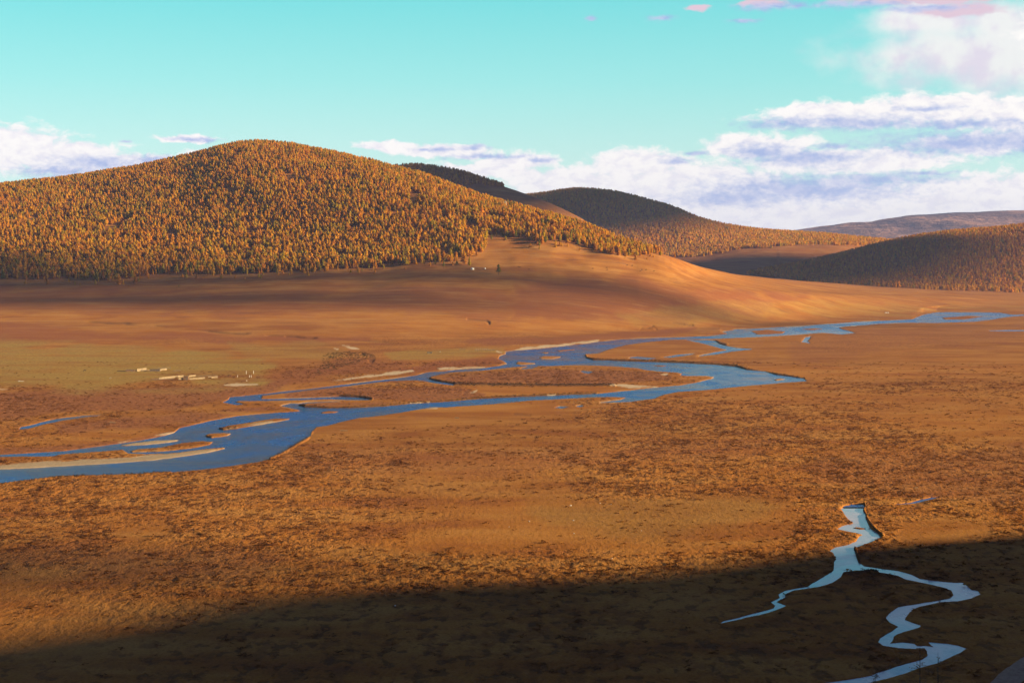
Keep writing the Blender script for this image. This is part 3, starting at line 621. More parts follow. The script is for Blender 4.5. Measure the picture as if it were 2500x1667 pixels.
def mountain_mat():
    m = bpy.data.materials.new('mountain_forest'); m.use_nodes = True; N = NT(m.node_tree)
    g = N.n('ShaderNodeNewGeometry').outputs['Position']
    f = N.noise(g, 0.0016, 6, .6, .5); f2 = N.noise(g, 0.012, 4, .7)
    c_ = N.mix(N.ss(f, .38, .6), (.16, .09, .07), (.46, .25, .17)); c_ = N.mix(N.ss(f2, .35, .65, 0, .6), c_, (.07, .05, .04))
    b = N.n('ShaderNodeBsdfPrincipled'); N.put(b.inputs['Base Color'], c_); b.inputs['Roughness'].default_value = 1; b.inputs['Specular IOR Level'].default_value = 0
    bp = N.n('ShaderNodeBump'); bp.inputs['Distance'].default_value = 40; N.put(bp.inputs['Height'], f2); N.put(b.inputs['Normal'], bp.outputs[0])
    N.put(N.n('ShaderNodeOutputMaterial').inputs[0], b.outputs[0]); return m
MD = mountain_mat()
SDm = hill_sheet('mountains', 'hazy blue mountain range on the horizon at the right',
  [curve([(1600, 615, 11500), (1900, 600, 11500), (2500, 600, 11500), (3300, 600, 11500)]),
   curve([(1600, 590, 13000), (1900, 580, 13000), (2100, 575, 13000), (2250, 558, 13000), (2380, 540, 13000), (2500, 545, 13000), (3300, 545, 13000)]),
   curve([(1600, 590, 15500), (1880, 572, 15500), (1960, 563, 15500), (2010, 556, 15500), (2080, 552, 15500), (2130, 551, 15500), (2170, 538, 15500), (2210, 527, 15500), (2260, 525, 15500), (2290, 522, 15500), (2330, 517, 15500), (2370, 519, 15500), (2430, 514, 15500), (2500, 512, 15500), (2700, 508, 15500), (3300, 520, 15500)])], MD, 400, 240, 280, 73, 1500)
# ------------------------------------------------------------------ track at the lower right corner
def path_strip():
    a = [(2330, 1760), (2405, 1680), (2445, 1642), (2500, 1606), (2600, 1555)]; b = [(2400, 1760), (2465, 1690), (2500, 1662), (2550, 1634), (2650, 1580)]
    co = []; n = 40
    ta = np.linspace(0, 1, len(a)); t = np.linspace(0, 1, n)
    ax = np.interp(t, ta, [p[0] for p in a]); ay = np.interp(t, ta, [p[1] for p in a]); bx = np.interp(t, ta, [p[0] for p in b]); by = np.interp(t, ta, [p[1] for p in b])
    for i in range(n):
        for k in range(7):
            f = k / 6; px = ax[i] * (1 - f) + bx[i] * f; py = ay[i] * (1 - f) + by[i] * f
            U, S = ray(px, py); y = CAMH / -S; x = U * y
            co.append((x, y, float(G.at(x, y)) + 0.28 - 0.1 * abs(f - .5)))
    i = np.arange(n * 7).reshape(n, 7)
    fc = np.stack([i[:-1, :-1], i[:-1, 1:], i[1:, 1:], i[1:, :-1]], -1).reshape(-1, 4)[:, ::-1]
    o = make_mesh('path', np.array(co), fc, noisy('track_gravel', (.26, .16, .10), (.36, .24, .16), 0.8, bump=.3))
    tag(o, 'grey gravel track crossing the lower right corner', 'path', kind='structure')
path_strip()

# ------------------------------------------------------------------ trees
def crown_template(seed, tiers=7, petals=6, r0=0.25, low=0.10):
    """ragged conical larch crown, height 1: drooping sprays of needles round the stem"""
    r = random.Random(seed); V = []; T = []; Sh = []
    for k in range(tiers):
        t = k / (tiers - 1); zc = low + (1 - low) * t * 0.93
        rad = r0 * (1 - t) ** 0.62 * (0.75 + 0.5 * r.random()) + 0.018
        if k == 0: rad *= 0.75
        a0 = r.random() * 6.28
        for p in range(petals if k < tiers - 1 else 4):
            if r.random() < 0.10 and k < tiers - 1: continue
            a = a0 + p * 6.283 / petals + r.uniform(-.3, .3); rr = rad * r.uniform(.65, 1.25); w = r.uniform(.45, .75)
            zz = zc + r.uniform(-.03, .03); up = 1.3 * (1 - low) / tiers * r.uniform(.9, 1.5)
            n = len(V)
            V += [(0, 0, min(zz + up, 1.0)), (rr * math.cos(a - w), rr * math.sin(a - w), zz - r.uniform(0, .05)), (rr * 1.12 * math.cos(a + w), rr * 1.12 * math.sin(a + w), zz - r.uniform(-.02, .04))]
            T.append((n, n + 1, n + 2)); s = r.uniform(.75, 1.2); Sh += [s, s, s]
    return np.array(V), np.array(T), np.array(Sh)
def leaf_material():
    m = bpy.data.materials.new('larch_needles'); m.use_nodes = True; N = NT(m.node_tree)
    a = N.n('ShaderNodeVertexColor', layer_name='C'); g = N.n('ShaderNodeNewGeometry').outputs['Position']
    f = N.noise(g, 0.7, 3, .7)
    c_ = N.mix(N.ss(f, .35, .65, 0, .55), a.outputs[0], N.mix(1.0, a.outputs[0], (.45, .5, .5), 'MULTIPLY'))
    d = N.n('ShaderNodeBsdfDiffuse'); N.put(d.inputs[0], c_); t = N.n('ShaderNodeBsdfTranslucent'); N.put(t.inputs[0], c_)
    mx = N.n('ShaderNodeMixShader'); mx.inputs[0].default_value = .50; N.put(mx.inputs[1], d.outputs[0]); N.put(mx.inputs[2], t.outputs[0])
    N.put(N.n('ShaderNodeOutputMaterial').inputs[0], mx.outputs[0]); return m
M_LEAF = leaf_material()
M_BARK = noisy('larch_bark', (.07, .05, .035), (.16, .11, .08), 4.0, stretch=(1, 1, .3), bump=.05)
PAL = {'orange': (.64, .278, .014), 'golden': (.67, .352, .014), 'yellowgreen': (.46, .315, .014), 'green': (.21, .185, .02), 'rust': (.51, .205, .016)}
PK = ['orange', 'golden', 'yellowgreen', 'green', 'rust']
TPL = [crown_template(100 + i) for i in range(8)]
TPL_FAR = [crown_template(200 + i, 5, 5, 0.27) for i in range(6)]

def merged_forest(name, x, y, zb, h, colr, tpls, label, wide=1.0):
    vs = []; ts = []; cs = []; off = 0
    k = rng.integers(0, len(tpls), len(x)); rot = rng.uniform(0, 6.283, len(x)); wd = rng.uniform(.85, 1.6, len(x)) * wide
    for t in range(len(tpls)):
        V, T, S = tpls[t]; idx = np.nonzero(k == t)[0]
        if len(idx) == 0: continue
        c_, s_ = np.cos(rot[idx])[:, None], np.sin(rot[idx])[:, None]; H = h[idx][:, None]; Wd = wd[idx][:, None]
        vx = (V[None, :, 0] * c_ - V[None, :, 1] * s_) * H * Wd + x[idx][:, None]
        vy = (V[None, :, 0] * s_ + V[None, :, 1] * c_) * H * Wd + y[idx][:, None]
        vz = V[None, :, 2] * H + zb[idx][:, None]
        vs.append(np.stack([vx, vy, vz], -1).reshape(-1, 3))
        ts.append((T[None] + (np.arange(len(idx)) * len(V))[:, None, None] + off).reshape(-1, 3))
        col = colr[idx][:, None, :] * S[None, :, None]; cs.append(np.concatenate([col, np.ones(col.shape[:2] + (1,))], -1).reshape(-1, 4))
        off += len(idx) * len(V)
    o = make_mesh(name, np.concatenate(vs), np.concatenate(ts), M_LEAF, {'C': np.concatenate(cs)}, smooth=False)
    tag(o, label, 'forest', kind='stuff'); return o
def pick_colours(n, x, y, wts):
    """patchy mixture of the palette"""
    base = np.array([PAL[k] for k in PK]); w = np.array(wts, float)[None].repeat(n, 0)
    pn = fbm(x / 90, y / 90, 3, 300); w[:, 2] *= np.clip(.3 + 3.2 * (pn - .35), .1, 4); w[:, 3] *= np.clip(4 * (fbm(x / 50, y / 60, 3, 301) - .35), .05, 3)
    w /= w.sum(1, keepdims=True); r = rng.random(n)[:, None]; k = np.clip((w.cumsum(1) < r).sum(1), 0, 4)
    return (base[k] * .8 + base[0] * .2) * rng.uniform(.86, 1.16, (n, 1)) * rng.uniform(.95, 1.05, (n, 3)), k
def jgrid(x0, x1, y0, y1, sp):
    X, Yg = np.meshgrid(np.arange(x0, x1, sp), np.arange(y0, y1, sp)); X = X.ravel() + rng.uniform(-.48, .48, X.size) * sp; Yg = Yg.ravel() + rng.uniform(-.48, .48, Yg.size) * sp
    return X, Yg

# main hill: everything above the forest's lower edge
EDGE = np.array([(-300, 690), (0, 684), (150, 682), (280, 686), (330, 678), (400, 668), (480, 670), (550, 672), (640, 667), (700, 664), (750, 666), (810, 660), (860, 655), (900, 657), (950, 648), (1010, 647), (1060, 642), (1100, 641), (1125, 636), (1160, 622), (1190, 606), (1196, 590), (1188, 572), (1205, 568), (1245, 580), (1265, 586), (1275, 581), (1300, 598), (1318, 600), (1338, 592), (1345, 588), (1400, 597), (1450, 614), (1500, 623), (1545, 627), (1580, 624), (1610, 617), (1640, 600), (1700, 500)])
x, y = jgrid(-1500, 900, 2150, 3640, 5.7)
ok = np.abs(x / y) < 0.34
x, y = x[ok], y[ok]; zb = G.at(x, y); px, py = proj(x, y, zb)
ey = np.interp(px + (fbm(x / 14, y / 14, 2, 12) - .5) * 22, EDGE[:, 0], EDGE[:, 1])
dist_e = ey - py
topY = np.interp(x / y, TOP[0], TOP[1])
thin = rng.random(len(x))
keep = ((dist_e > 0) | ((dist_e > -13) & (thin < .05) & (px > 20))) & (y < topY + 45) & ((thin < 0.95) | (dist_e > 10)) & ((dist_e > 7) | (thin < .55)) & (zb > 14)
hole = fbm(x / 22, y / 30, 2, 88) < 0.27
keep &= ~(hole & (dist_e > 12))
x, y, zb, px, py, dist_e = (a_[keep] for a_ in (x, y, zb, px, py, dist_e))
h = np.interp(y, [2300, 2700, 3500], [12.5, 10, 7.8]) * rng.uniform(.6, 1.32, len(x)) * np.where(rng.random(len(x)) < .15, .6, 1) * (.85 + .35 * fbm(x / 60, y / 60, 3, 19)) * np.where(dist_e < 0, .6, 1)
cl, ck = pick_colours(len(x), x, y, [.40, .30, .30, .10, .10])
score = F * h / y - 0.8 * np.clip(dist_e, 0, 200); score[(px < 5) | (px > 2490)] = -99
order = np.argsort(-score); indiv = order[:278]; rest = np.setdiff1d(np.arange(len(x)), indiv)
print('TREES main', len(x))
merged_forest('forest', x[rest], y[rest], zb[rest] - .3, h[rest], cl[rest], TPL, 'dense autumn larch forest of orange, gold and green trees covering the big hill')

# individual larches
def trunk_mesh(name, H, r=0.016, limbs=0, seed=0):
    rr = random.Random(seed); V = []; Fc = []
    def tube(p0, p1, r0, r1, n=6):
        p0 = Vector(p0); p1 = Vector(p1); d = (p1 - p0).normalized(); u = d.orthogonal().normalized(); v = d.cross(u); b = len(V)
        for p, q in ((p0, r0), (p1, r1)):
            for i in range(n):
                a = i * 6.2832 / n; V.append(tuple(p + u * q * math.cos(a) + v * q * math.sin(a)))
        for i in range(n): Fc.append((b + i, b + (i + 1) % n, b + n + (i + 1) % n, b + n + i))
    pts = [(0, 0, -0.04 * H)]
    for k in range(1, 6): pts.append((rr.uniform(-.006, .006) * H, rr.uniform(-.006, .006) * H, H * 0.97 * k / 5))
    for k in range(5): tube(pts[k], pts[k + 1], r * H * (1 - k / 5.3), r * H * (1 - (k + 1) / 5.3))
    for k in range(limbs):
        zc = H * rr.uniform(.15, .9); a = rr.uniform(0, 6.28); L = H * .17 * (1.1 - zc / H) * rr.uniform(.7, 1.3)
        tube((0, 0, zc), (L * math.cos(a), L * math.sin(a), zc + L * rr.uniform(-.15, .25)), r * H * .25, r * H * .06, 4)
    return make_mesh(name, np.array(V), np.array(Fc), M_BARK, link=False)
def crown_mesh(name, seed, color, tiers=11, petals=8, r0=.25, low=.12, gap=0.0):
    V, T, S = crown_template(seed, tiers, petals, r0, low)
    if gap:
        g = np.random.default_rng(seed); kp = g.random(len(T)) > gap; T = T[kp]
    g = np.random.default_rng(seed + 5)
    col = np.array(PAL[color])[None] * S[:, None] * g.uniform(.85, 1.15, (len(S), 1))
    return make_mesh(name, V, T, M_LEAF, {'C': np.concatenate([col, np.ones((len(S), 1))], -1)}, smooth=False, link=False)
CROWNS = {c: [crown_mesh('crown', 400 + 10 * i + j, c) for j in range(4)] for i, c in enumerate(PK)}
TRUNKS = [trunk_mesh('trunk', 1.0, .017, 10, s_) for s_ in range(3)]
def larch(x, y, zb, h, color, j, label, group, name='larch_tree', wide=1.0, crown=None, trunk=None):
    root = empty(name, (x, y, zb), random.uniform(0, 6.28)); root.scale = (h * wide, h * wide, h)
    tag(root, label, 'tree', group)
    for nm, me in (('crown', crown or CROWNS[color][j % 4]), ('trunk', trunk or TRUNKS[j % 3])):
        o = bpy.data.objects.new(nm, me); COL.objects.link(o); o.parent = root
    return root
CN = {'orange': 'orange', 'golden': 'golden yellow', 'yellowgreen': 'yellow-green', 'green': 'dark green', 'rust': 'rust-brown'}
ZN = [(330, "at the shaded left end of the forest's lower edge"), (560, 'at the foot of the forest left below the hilltop'), (800, 'at the foot of the forest right below the hilltop'),
      (1000, 'on the forest edge above the bare reddish slope'), (1200, 'on the forest edge just left of the bare hill spur'), (1380, 'on the forest edge above the bare hill spur'), (2600, 'on the sunny right tip of the forested hill')]
for n_, i in enumerate(indiv):
    cname = PK[ck[i]]; zone = next(s_ for lim_, s_ in ZN if px[i] < lim_); sz = 'tall' if h[i] > 14 else ('small' if h[i] < 11 else 'medium-sized')
    larch(x[i], y[i], zb[i], h[i], cname, n_, f'{sz} {CN[cname]} larch {zone}', f'{sz} {CN[cname]} larches {zone}', wide=random.uniform(.85, 1.25))

def place(px_, py_, y0=300, y1=6000, sheet=None): return (sheet or G).hit(px_, py_, y0, y1)
PINE = crown_mesh('crown', 777, 'green', 9, 8, .24, .30, .3)
LONE = [(1217, 671, 27, 'green', 'lone dark green conifer standing on open grass right of the white tent', 1.35), (1200, 588, 17, 'green', 'small green tree at the top of the bare hill spur', .9),
        (1146, 650, 24, 'yellowgreen', 'slim green larch at the forest corner above the white tent', .8), (1133, 646, 36, 'orange', 'tall orange larch at the forest corner above the white tent', 1.05),
        (1083, 655, 21, 'green', 'thin dark green tree standing just below the forest edge left of the white tent', .9), (1316, 605, 20, 'green', 'dark green pine leaning at the tip of the middle tongue of trees', 1.2),
        (1614, 618, 20, 'orange', 'orange larch on the right crest of the spur nearest the forest', .9), (1647, 628, 15, 'orange', 'small orange larch standing alone lowest on the right crest', .9),
        (1605, 608, 18, 'golden', 'golden larch on the spur crest next to the last trees', .8), (437, 702, 8, 'green', 'tiny green sapling alone on the shaded slope under the forest', 1.2),
        (520, 674, 30, 'golden', 'golden larch standing forward of a gap in the left forest edge', .9), (330, 694, 22, 'rust', 'rust-brown larch standing forward of the shaded left forest edge', 1.2), (290, 696, 30, 'orange', 'orange larch furthest forward at the shaded left forest edge', 1.1)]
for n_, (a_, b_, hp, cn, lb, wd) in enumerate(LONE):
    X0, Y0, Z0 = place(a_, b_, 1500, 3600); larch(X0, Y0, Z0, hp * Y0 / F, cn, n_, lb, None, name='pine_tree' if cn == 'green' else 'larch_tree', wide=wd * .85, crown=PINE if cn == 'green' else None)

# farther woods
def wood(sheet, rngs, sp, mask, hr, wts, name, label, seed):
    x, y = jgrid(*rngs, sp); ok = (x / y > sheet.U[0]) & (x / y < sheet.U[-1]) & (x / y < .335); x, y = x[ok], y[ok]
    zb = sheet.at(x, y); px, py = proj(x, y, zb); k = mask(px, py, x, y); x, y, zb = x[k], y[k], zb[k]
    h = hr * rng.uniform(.65, 1.25, len(x)); cl, _ = pick_colours(len(x), x, y, wts); print('TREES', label, len(x))
    return merged_forest(name, x, y, zb - .5, h, cl, TPL_FAR, label, 1.0)
ra = lambda px, pts: np.interp(px, [p[0] for p in pts], [p[1] for p in pts])
wood(SA, (-350, 500, 4000, 4650), 9, lambda px, py, x, y: (px > 950) & (py < ra(px, [(950, 600), (1040, 470), (1100, 450), (1160, 452), (1220, 458), (1262, 456), (1275, 400)]) + 6 * (fbm(x / 30, y / 30, 2, 4) - .5)), 11, [.6, .1, .0, .03, .8], 'forest', 'dark wood on the crest of the distant hill left of the pass', 1)
BE = [(1200, 560), (1330, 505), (1400, 540), (1480, 580), (1560, 618), (1650, 628), (1720, 625), (1790, 611), (1870, 605), (1950, 599), (2060, 598), (2200, 604)]
wood(SB, (0, 1500, 4750, 5990), 9.5, lambda px, py, x, y: (px > 1270) & (py < ra(px, BE) + 8 * (fbm(x / 40, y / 40, 2, 4) - .5)), 12.5, [.35, .6, .12, .04, .05], 'forest', 'larch belt on the rounded hill, dark above and bright gold along its foot', 2)
wood(SC, (500, 1750, 4120, 5050), 8.5, lambda px, py, x, y: (py < ra(px, [(1800, 660), (1830, 676), (2100, 704), (2500, 713)])) , 11, [.6, .35, .12, .06, .4], 'forest', 'dark larch wood covering the hill at the right edge', 3)
# the row of small golden trees along its foot
xb, yb = [], []
for a_ in np.concatenate([rng.uniform(2130, 2500, 60), [2111, 2123, 2400, 2408, 2432, 2455]]):
    U_, S_ = ray(a_, 711); yy_ = rng.uniform(4010, 4090) ; xb.append(U_ * yy_); yb.append(yy_)
xb = np.array(xb); yb = np.array(yb); zb = SC.at(xb, yb); zb = np.maximum(zb, G.at(xb, yb)); cl, _ = pick_colours(len(xb), xb, yb, [.5, .5, .1, .05, .1])
row_i = rng.permutation(len(xb))
for n_, i in enumerate(row_i[:9]):
    pass
merged_forest('forest', xb, yb, zb, rng.uniform(9, 19, len(xb)), cl, TPL, 'sparse row of small golden trees along the foot of the dark right-hand hill', .9)

# ------------------------------------------------------------------ shrubs
def shrub_template(seed, n=9):
    r = random.Random(seed); V = []; T = []; S = []
    for k in range(n):
        a = r.uniform(0, 6.28); rr = r.uniform(.1, .8); cx, cy, cz = rr * math.cos(a), rr * math.sin(a), r.uniform(.15, .75) * (1 - rr * .5); b = len(V)
        for q in range(3): V.append((cx + r.uniform(-.5, .5), cy + r.uniform(-.5, .5), max(0, cz + r.uniform(-.35, .4))))
        T.append((b, b + 1, b + 2)); s_ = r.uniform(.7, 1.3); S += [s_] * 3
    return np.array(V), np.array(T), np.array(S)
SH = [shrub_template(600 + i) for i in range(6)]
def shrubs(name, x, y, h, wide, col0, col1, label):
    zb = G.at(x, y); t = rng.random((len(x), 1)); col = np.array(col0)[None] * (1 - t) + np.array(col1)[None] * t
    o = merged_forest(name, x, y, zb - .08, h, col * rng.uniform(.7, 1.3, (len(x), 1)), SH, label, wide); o['category'] = 'shrubs'; return o
TS = Sheet(UC, YR, np.where((sd > 4) & (z < 4), tuss * (0.25 + 1.2 * (1 - hol)), 0))
BS = Sheet(UC, YR, bushy + 0); CS = Sheet(UC, YR, cut * (sd > .5))
x, y = jgrid(-620, 620, 380, 1500, 2.1); ok = (np.abs(x / y) < .34); x, y = x[ok], y[ok]
w = TS.at(x, y); dens_n = sstep(fbm(x / 9, y / 24, 4, 140), .36, .60)
k = rng.random(len(x)) < w * (.28 + .42 * dens_n) * np.where(y < 470, .22, 1); x, y = x[k], y[k]; print('SHRUBS', len(x))
shrubs('dwarf_shrubs', x, y, rng.uniform(.3, 1.0, len(x)) * np.where(rng.random(len(x)) < .12, 1.5, 1), 1.6, (.30, .11, .026), (.17, .072, .024), 'low dark brown dwarf shrubs and tussocks dotting the valley floor')
xs_, ys_ = jgrid(-500, 300, 1250, 1750, 2.4); wv = BS.at(xs_, ys_); k = rng.random(len(xs_)) < wv * .30; xs_, ys_ = xs_[k], ys_[k]; print('THICKET', len(xs_))
shrubs('thicket', xs_, ys_, rng.uniform(.5, 1.2, len(xs_)), 1.3, (.06, .05, .022), (.12, .085, .03), 'dark willow thicket beside the green meadow left of the river bend')
xs_, ys_ = jgrid(-300, 480, 480, 1600, 1.7); wv = CS.at(xs_, ys_); k = rng.random(len(xs_)) < wv * .35; xs_, ys_ = xs_[k], ys_[k]; print('BANK', len(xs_))
shrubs('bank_brush', xs_, ys_, rng.uniform(.5, 1.1, len(xs_)), 1.0, (.05, .035, .02), (.09, .06, .03), 'dark brush overhanging the cut banks of river and stream')
# ------------------------------------------------------------------ small things
class MB:
    def __init__(s): s.V = []; s.F = []
    def box(s, c0, size, rz=0.0, taper=1.0):
        sx, sy, sz = (q / 2 for q in size); ca, sa = math.cos(rz), math.sin(rz); b = len(s.V)
        for dz in (-1, 1):
            k = taper if dz > 0 else 1
            for dx, dy in ((-1, -1), (1, -1), (1, 1), (-1, 1)):
                X_, Y_ = dx * sx * k, dy * sy * k; s.V.append((c0[0] + X_ * ca - Y_ * sa, c0[1] + X_ * sa + Y_ * ca, c0[2] + dz * sz))
        s.F += [(b, b + 3, b + 2, b + 1), (b + 4, b + 5, b + 6, b + 7), (b, b + 1, b + 5, b + 4), (b + 1, b + 2, b + 6, b + 5), (b + 2, b + 3, b + 7, b + 6), (b + 3, b, b + 4, b + 7)]
        return s
    def tube(s, p0, p1, r0, r1, n=7, cap=True):
        p0 = Vector(p0); p1 = Vector(p1); d = (p1 - p0).normalized(); u = d.orthogonal().normalized(); v = d.cross(u); b = len(s.V)
        for p, q in ((p0, r0), (p1, r1)):
            for i in range(n):
                a = i * 6.2832 / n; s.V.append(tuple(p + u * q * math.cos(a) + v * q * math.sin(a)))
        for i in range(n): s.F.append((b + i, b + (i + 1) % n, b + n + (i + 1) % n, b + n + i))
        if cap: s.F += [tuple(range(b + n - 1, b - 1, -1)), tuple(range(b + n, b + 2 * n))]
        return s
    def lathe(s, prof, n=20, c0=(0, 0, 0)):
        b = len(s.V); m = len(prof)
        for r, zz in prof:
            for i in range(n): a = i * 6.2832 / n; s.V.append((c0[0] + r * math.cos(a), c0[1] + r * math.sin(a), c0[2] + zz))
        for j in range(m - 1):
            for i in range(n): s.F.append((b + j * n + i, b + j * n + (i + 1) % n, b + (j + 1) * n + (i + 1) % n, b + (j + 1) * n + i))
        return s
    def build(s, name, mat, parent=None, smooth=False, mods=()):
        me = bpy.data.meshes.new(name); me.from_pydata(s.V, [], s.F); me.materials.append(mat); me.update()
        if smooth:
            for p in me.polygons: p.use_smooth = True
        o = bpy.data.objects.new(name, me); COL.objects.link(o); o.parent = parent; return o
def copy_tree(o, parent=None):
    c_ = o.copy(); COL.objects.link(c_); c_.parent = parent
    for ch in list(o.children): copy_tree(ch, c_)
    return c_
M_PALE = noisy('weathered_pale_wood', (.15, .11, .07), (.30, .225, .14), 1.2)
M_GREYW = noisy('grey_old_wood', (.10, .07, .05), (.24, .18, .13), 1.5)
M_FELT = noisy('white_felt', (.70, .68, .64), (.82, .80, .76), .8)
M_STONE = noisy('white_stone', (.50, .46, .40), (.75, .70, .62), 2)
M_HORSE = noisy('dark_horse_coat', (.03, .02, .015), (.07, .04, .025), 3)
M_WPAINT = noisy('white_post', (.70, .68, .62), (.85, .82, .76), 2)

# round felt tents
def ger(px_, py_, R, H, label):
    X0, Y0, Z0 = place(px_, py_, 1500, 3500); root = empty('felt_tent', (X0, Y0, Z0), -.6); tag(root, label, 'tent')
    MB().lathe([(R, -.3), (R, H * .62)], 24).build('wall', M_FELT, root, True)
    MB().lathe([(R * 1.05, H * .58), (R * 1.04, H * .64), (R * .55, H * .88), (R * .18, H * 1.0), (R * .16, H * 1.03), (.01, H * 1.05)], 24).build('roof', M_FELT, root, True)
    MB().box((0, -R - .02, H * .28), (R * .34, .12, H * .56)).build('door', M_GREYW, root)
    MB().lathe([(.09, H * .95), (.09, H * 1.35)], 8, (R * .1, 0, 0)).build('stovepipe', M_GREYW, root)
ger(1153.5, 658, 2.5, 2.7, 'white round felt tent on the grass slope under the forest corner')
ger(1184, 656.5, 1.3, 1.5, 'smallest white tent, right of the round felt tent')

# rail and board fences
def fence(P0, P1, hgt, boards, mat, label, step=3.0, name='fence', group=None):
    a = place(*P0, 900, 3600); b = place(*P1, 900, 3600); L = math.hypot(b[0] - a[0], b[1] - a[1]); n = max(2, int(L / step)); root = empty(name, a); tag(root, label, 'fence', group)
    rz = math.atan2(b[1] - a[1], b[0] - a[0]); zs = [float(G.at(a[0] + (b[0] - a[0]) * k / n, a[1] + (b[1] - a[1]) * k / n)) - a[2] for k in range(n + 1)]
    post = None
    for k in range(n + 1):
        X_, Y_ = (b[0] - a[0]) * k / n, (b[1] - a[1]) * k / n; hh = hgt * random.uniform(.95, 1.2)
        if post is None: post = MB().box((0, 0, .5), (.22, .22, 1.0), rz).build('post', M_GREYW if boards else mat, root)
        else: post = post.copy(); COL.objects.link(post); post.parent = root
        post.location = (X_, Y_, zs[k] - .2); post.scale = (1, 1, hh + .2)
    if boards:
        m = MB()
        for k in range(n):
            nb = 5
            for q in range(nb):
                if random.random() < .1: continue
                f0, f1 = k / n, (k + 1) / n; zc = .15 + (hgt - .2) * (q + .5) / nb; zc += (zs[k] + zs[k + 1]) / 2 + random.uniform(-.03, .03)
                m.box(((b[0] - a[0]) * (f0 + f1) / 2 + .14 * math.sin(rz), (b[1] - a[1]) * (f0 + f1) / 2 - .14 * math.cos(rz), zc), (L / n * .99, .05, (hgt / nb) * .86), rz)
        m.build('board_panel', mat, root)
    else:
        for q in range(3):
            zc = hgt * (.35 + .3 * q); m = MB()
            for k in range(n):
                p0 = ((b[0] - a[0]) * k / n, (b[1] - a[1]) * k / n, zs[k] + zc); p1 = ((b[0] - a[0]) * (k + 1) / n, (b[1] - a[1]) * (k + 1) / n, zs[k + 1] + zc + random.uniform(-.06, .06)); m.tube(p0, p1, .08, .07, 6)
            m.build('rail', mat, root)
    return root
fence((388, 926.5), (420, 923), 1.7, True, M_PALE, 'pale board fence at the left end of the larger corral')
fence((420, 923), (448, 920.5), 1.7, True, M_PALE, 'pale board fence behind the brown shed, left half of the back side')
fence((461, 920.5), (477, 919), 1.5, True, M_PALE, 'pale board fence right of the brown shed, back side of the corral')
fence((436, 928), (447, 927.5), 1.8, True, M_PALE, 'short pale board fence left of the brown shed front')
fence((462, 927.5), (500, 925), 1.5, True, M_PALE, 'long pale board fence right of the brown shed front')
fence((508, 924), (531, 922.5), 1.6, True, M_PALE, 'palest board fence at the right end of the larger corral')
fence((370, 928), (423, 926), .9, False, M_GREYW, 'low dark rail fence in front of the larger corral')
fence((480, 920), (530, 919), 1.2, False, M_GREYW, 'dark rail fence along the back right of the larger corral')
fence((287, 906.5), (312, 907), .7, False, M_GREYW, 'low dark rail fence running out left from the far pens')
fence((334, 907), (357, 904.5), 1.7, True, M_PALE, 'board fence of the far pens beside the dark lean-to')
fence((334, 904), (358, 901), 1.3, True, M_PALE, 'pale board fence on the far side of the far pens')
fence((346, 906), (378, 905), 1.2, True, M_PALE, 'low pale board fence in the middle of the far pens')
fence((388, 905.5), (407, 903.5), 1.6, True, M_PALE, 'right-hand pale board fence of the far pens')
fence((386, 900.5), (416, 899.5), 1.2, False, M_GREYW, 'dark rail fence along the back of the far pens')
fence((424, 906), (439, 905.5), .6, False, M_GREYW, 'short dark rail fence standing apart right of the far pens')
fence((1161, 857), (1190, 856), 2.4, False, M_GREYW, 'dark rail fence near the river bend, right of the small pale shed', 2.2)
fence((1157, 655), (1182, 655), .9, False, M_GREYW, 'low rail fence between the two white tents')
fence((1164, 659), (1192, 660), .6, False, M_GREYW, 'low rail fence in front of the white tents', 3)

def shed(px_, py_, w, d, hgt, mw, label, rz=0.05):
    X0, Y0, Z0 = place(px_, py_, 900, 3600); root = empty('shed', (X0, Y0, Z0), rz); tag(root, label, 'shed')
    MB().box((0, 0, hgt / 2 - .2), (w, d, hgt + .2)).build('wall', mw, root)
    MB().box((0, 0, hgt + .08), (w + .5, d + .5, .16)).build('roof', M_GREYW, root)
    MB().box((w * .22, -d / 2 - .04, hgt * .4), (.9, .08, hgt * .78)).build('door', M_GREYW, root)
M_BROWN = noisy('brown_log_wall', (.16, .09, .05), (.26, .15, .09), 2.0, stretch=(.2, .2, 3))
shed(454.5, 927.5, 3.8, 3.0, 2.9, M_BROWN, 'brown log shed in the middle of the larger corral')
shed(318, 907, 7.0, 2.6, 1.5, M_BROWN, 'long low log shelter at the left end of the far pens', .1)
shed(379, 906, 8.5, 3.0, 1.5, M_GREYW, 'long dark lean-to shelter among the far pens', .05)
shed(1049, 863, 5.0, 3.0, 1.6, M_PALE, 'small pale plank shed standing alone on the meadow near the river bend')
shed(2165, 764, 6.0, 2.5, 1.2, M_FELT, 'small white hut on the far river meadow')

for n_, (a_, b_, hp, lb) in enumerate([(601.3, 913, 8.2, 'tall white post, left one of the rear pair right of the corral'), (619, 912, 7.2, 'tall white post, right one of the rear pair right of the corral'), (580, 920.5, 4.5, 'shortest white post, standing between corral and post pairs'),
                                       (609, 921.5, 6.2, 'white post, left one of the close front pair'), (613.2, 921.5, 6.2, 'white post, right one of the close front pair'), (1074.5, 859.5, 2.5, 'tiny white post on the meadow right of the pale shed')]):
    X0, Y0, Z0 = place(a_, b_, 900, 3000); hh = hp * Y0 / F
    o = MB().box((0, 0, hh / 2), (.30, .24, hh), .2, .8).build('post', M_WPAINT); o.location = (X0, Y0, Z0 - .05); tag(o, lb, 'post')

